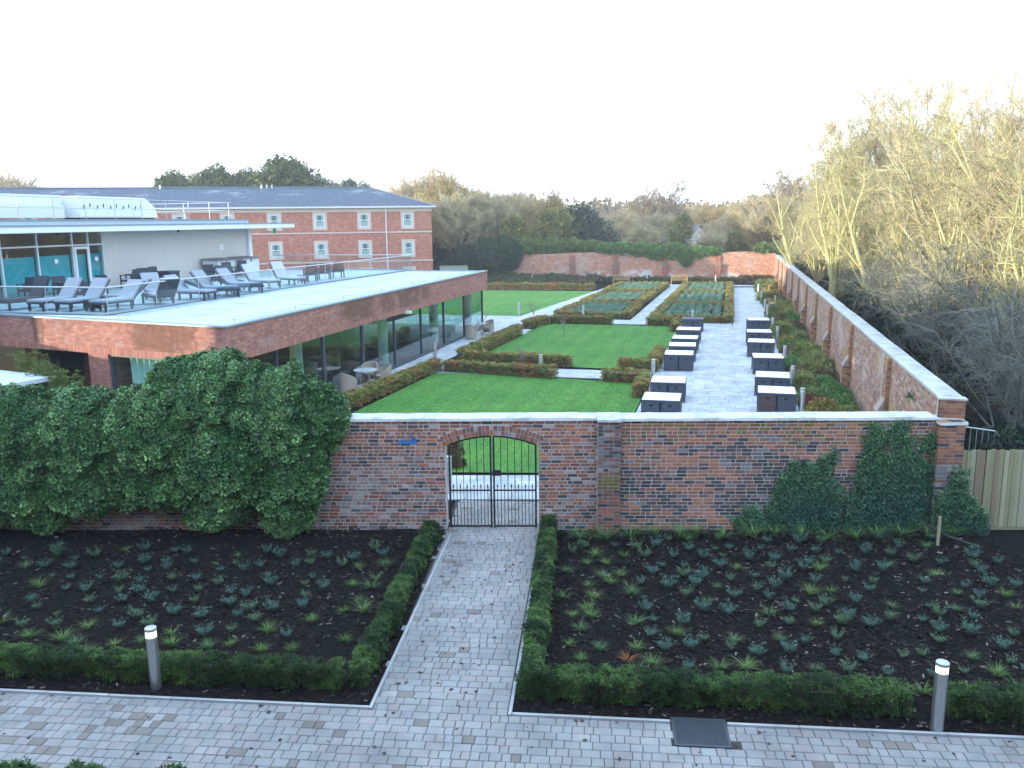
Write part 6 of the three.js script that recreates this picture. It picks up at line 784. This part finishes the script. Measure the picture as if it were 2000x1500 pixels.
  [['gold', 935, 365, 108], ['far', 900, 375, 96], ['far', 965, 380, 100], ['far', 990, 372, 115], ['gold', 1020, 395, 104], ['gold', 1060, 395, 112], ['far', 1040, 385, 120], ['olive', 1075, 410, 98], ['far', 1185, 428, 104], ['far', 1215, 412, 128], ['gold', 1245, 402, 150], ['gold', 1215, 425, 112], ['far', 1270, 415, 120], ['gold', 1300, 405, 165], ['far', 1350, 400, 170], ['gold', 1375, 398, 160], ['gold', 1410, 400, 150], ['far', 1440, 395, 145], ['gold', 1470, 385, 135], ['far', 1495, 375, 125], ['gold', 1445, 420, 108], ['far', 1400, 435, 106], ['far', 1260, 440, 100], ['gold', 1485, 420, 100], ['far', 1520, 385, 100], ['far', 870, 395, 108], ['olive', 1000, 425, 97], ['far', 1380, 450, 99], ['dark', 1000, 455, 98], ['dark', 955, 450, 98], ['olive', 1235, 455, 103], ['dark', 1275, 462, 102], ['olive', 1425, 452, 100], ['dark', 1195, 458, 97], ['far', 1160, 440, 112]].sort((a, b) => a[1] - b[1]).forEach(([k, u, v, d], i) => tree(k, 'bare_tree', `${k === 'dark' ? 'small dark green' : k === 'olive' ? 'olive green' : k === 'gold' ? 'gold leaved' : 'bare'} tree in the belt behind the far wall, ${ordn(i + 1)} from the left`, bt, u, v, d, 1.15));
  // far woods on the skyline
  const fw = []; for (let i = 0; i < 5200; i++) { const u = lerp(760, 1620, R()), d = 190 + R() * 120, p = atU(u, d), hh = 7 + 5 * noise2(u * 0.02, d * 0.02, 141), k = 0.7 + R() * 0.6; fw.push([p[0], R() * hh * 1.05, p[1], R() * 3, R() * 6, R() * 3, 1.1 + R() * 0.9, mix3([0.16, 0.12, 0.08], [0.24, 0.17, 0.07], noise2(u * 0.03, 4, 143)).map((x) => x * k)]); }
  tag(inst(scene, 'far_woodland', SPR.clump, M.leaf, fw), 'brown winter woodland on the skyline far beyond the garden', 'woodland');
  // laurel and ivy on and behind the far wall
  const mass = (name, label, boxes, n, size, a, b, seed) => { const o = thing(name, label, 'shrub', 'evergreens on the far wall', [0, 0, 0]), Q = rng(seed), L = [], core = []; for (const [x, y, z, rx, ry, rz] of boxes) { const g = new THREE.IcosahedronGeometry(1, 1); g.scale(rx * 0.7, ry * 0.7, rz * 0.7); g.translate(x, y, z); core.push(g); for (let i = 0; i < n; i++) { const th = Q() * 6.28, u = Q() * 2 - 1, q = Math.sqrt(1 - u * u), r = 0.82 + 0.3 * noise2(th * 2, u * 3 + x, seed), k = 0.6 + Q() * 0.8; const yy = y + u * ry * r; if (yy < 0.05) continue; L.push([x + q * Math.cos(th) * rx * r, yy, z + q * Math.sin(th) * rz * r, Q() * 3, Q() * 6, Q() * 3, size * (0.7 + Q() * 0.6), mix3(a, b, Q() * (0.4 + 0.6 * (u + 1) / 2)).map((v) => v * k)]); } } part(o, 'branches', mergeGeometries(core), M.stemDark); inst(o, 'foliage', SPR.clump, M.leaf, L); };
  mass('laurel_thicket', 'broad dark laurel thicket at the left end of the far wall', [[-36, 2.3, -92, 2.5, 2.6, 2], [-33, 2.2, -92.5, 2.6, 2.9, 2], [-29.5, 2.4, -91.5, 2.8, 2.9, 2], [-26.3, 2.3, -90.8, 2.3, 2.4, 1.6], [-24.2, 3.0, -91.4, 1.7, 1.8, 1.4], [-31.5, 3.4, -93.5, 2.2, 1.6, 1.5]], 1100, 0.3, [0.025, 0.07, 0.03], [0.08, 0.14, 0.05], 1101);
  mass('laurel_thicket', 'lighter green laurel leaning over the left part of the far wall', [[-21.8, 3.5, -92.6, 1.8, 1.1, 1.2], [-19.5, 3.5, -92.8, 1.8, 1.0, 1.1], [-17.2, 3.7, -92.8, 1.6, 0.8, 1.0], [-15, 3.6, -93, 1.5, 0.6, 1]], 620, 0.26, [0.07, 0.14, 0.04], [0.22, 0.26, 0.06], 1102);
  mass('ivy_swag', 'green ivy spilling over the top of the far wall at its middle', [[-13, 3.5, -91.8, 1.2, 0.55, 0.5], [-11.3, 3.45, -91.8, 1.4, 0.65, 0.5], [-9.4, 3.35, -91.7, 1.4, 0.75, 0.5], [-7.6, 3.15, -91.6, 1.3, 0.85, 0.45], [-5.8, 3.2, -91.6, 1.3, 0.8, 0.45], [-4.6, 2.6, -91.5, 0.7, 0.9, 0.35], [-3.4, 3.1, -91.7, 1.1, 0.55, 0.45], [-1.8, 3.15, -91.8, 1, 0.45, 0.45]], 420, 0.2, [0.06, 0.17, 0.045], [0.22, 0.34, 0.08], 1103);
  mass('ivy_swag', 'small ivy bush on the right corner of the far wall', [[3.2, 3.4, -92, 0.9, 0.55, 0.6], [4.6, 3.4, -92.3, 1.1, 0.6, 0.7]], 320, 0.22, [0.08, 0.17, 0.05], [0.26, 0.32, 0.08], 1104);
  // short grass standing on the lawns
  const gl = []; const blades = sprig(9, 0.35, 1, 0.09, 1300, 0.75);
  for (const [x0, x1, z0, z1, n] of [[-12.7, -3.1, -34.3, -21.4, 26000], [-11.9, -3.1, -53, -37.3, 20000]]) for (let i = 0; i < n; i++) { const x = lerp(x0, x1, R()), z = lerp(z0, z1, R()), k = 0.8 + R() * 0.4, t = noise2(x * 0.8, z * 0.8, 151); gl.push([x, 0.002, z, 0, R() * 6.28, 0, 0.016 + R() * 0.022, mix3([0.045, 0.2, 0.019], [0.09, 0.245, 0.025], t).map((c) => c * k)]); }
  tag(inst(scene, 'lawn_grass', blades, M.leaf, gl), 'short mown grass of the near and middle lawns', 'grass');
  // small white house among the far trees
  const hp = atU(1322, 128), h = thing('white_house', 'small white gabled house with a grey roof among the far trees', 'house', null, [hp[0], -2.0, hp[1]], 0.9); part(h, 'wall', new GB().box(-3, 0, -4, 3, 5, 4).tri([-3, 5, 4], [3, 5, 4], [0, 7.6, 4]).tri([3, 5, -4], [-3, 5, -4], [0, 7.6, -4]).build(), M.white); part(h, 'roof', new GB().quad([-3.3, 4.8, 4.3], [0, 7.7, 4.3], [0, 7.7, -4.3], [-3.3, 4.8, -4.3]).quad([3.3, 4.8, 4.3], [3.3, 4.8, -4.3], [0, 7.7, -4.3], [0, 7.7, 4.3]).build(), mat(0.13, 0.15, 0.18, 0.8)); for (const x of [-1.3, 1.3]) part(h, 'window', bx(x - 0.5, 3, 4.01, x + 0.5, 4.2, 4.05), mat(0.05, 0.06, 0.07, 0.2));
  // bare saplings in the garden
  const sp = [['thin bare sapling in the hedge at the near corner of the cross path', -12.6, -34.9, 1.0], ['thin bare sapling at the edge of the far lawn by the glass corner', -17.2, -57.8, 1.15], ['thin bare sapling standing on the middle lawn', -8.7, -45.0, 1.0], ['thin bare sapling at the near hedge of the cross path', -8.4, -34.2, 0.85], ['thin bare sapling in the hedge of the middle lawn', -12.4, -41.5, 1.1], ['thin bare sapling at the far corner of the middle lawn', -12.0, -52, 0.9]]; let ps = null;
  for (const [l, x, z, s] of sp) { if (!ps) { ps = thing('sapling', l, 'tree', 'bare saplings in the garden', [x, 0, z]); bareTree(ps, { seed: 77, len: 1.3, r: 0.013, levels: 1, kids: 2, from: 2, open: 0.5, spread: 0.6, lift: 1.2, wig: 0.3, sprays: 0, twig: 0.5, bark: [0.26, 0.2, 0.16], tw: [0.3, 0.24, 0.2] }); delete ps.userData.height; ps.scale.setScalar(s); } else copy(ps, l, [x, 0, z], R() * 6.28, s); }
}
{
  // leaves and bits of twig blown over the paving
  const R = rng(171), L = []; for (let i = 0; i < 170; i++) { const p = R() < 0.35, x = p ? 0.1 + R() * 1.7 : -6 + R() * 16, d = p ? R() * 6.4 : -0.1 - Math.pow(R(), 1.7) * 3.2, w = fpW(x, d), s = 0.02 + R() * 0.045, k = 0.02 + R() * 0.06; L.push([w[0], 0.006, w[1], (R() - 0.5) * 0.4, R() * 6.28, (R() - 0.5) * 0.4, [s, 0.006, s * (0.3 + R() * 0.6)], [k, k * 0.75, k * 0.5]]); }
  tag(inst(scene, 'fallen_leaves', new THREE.BoxGeometry(1, 1, 1), mat(1, 1, 1, 0.9), L), 'dark fallen leaves and twigs scattered over the block paving', 'leaves');
}
scene.fog = new THREE.FogExp2(new THREE.Color(0.92, 0.95, 1), 0.0008);
renderer.render(scene, camera);
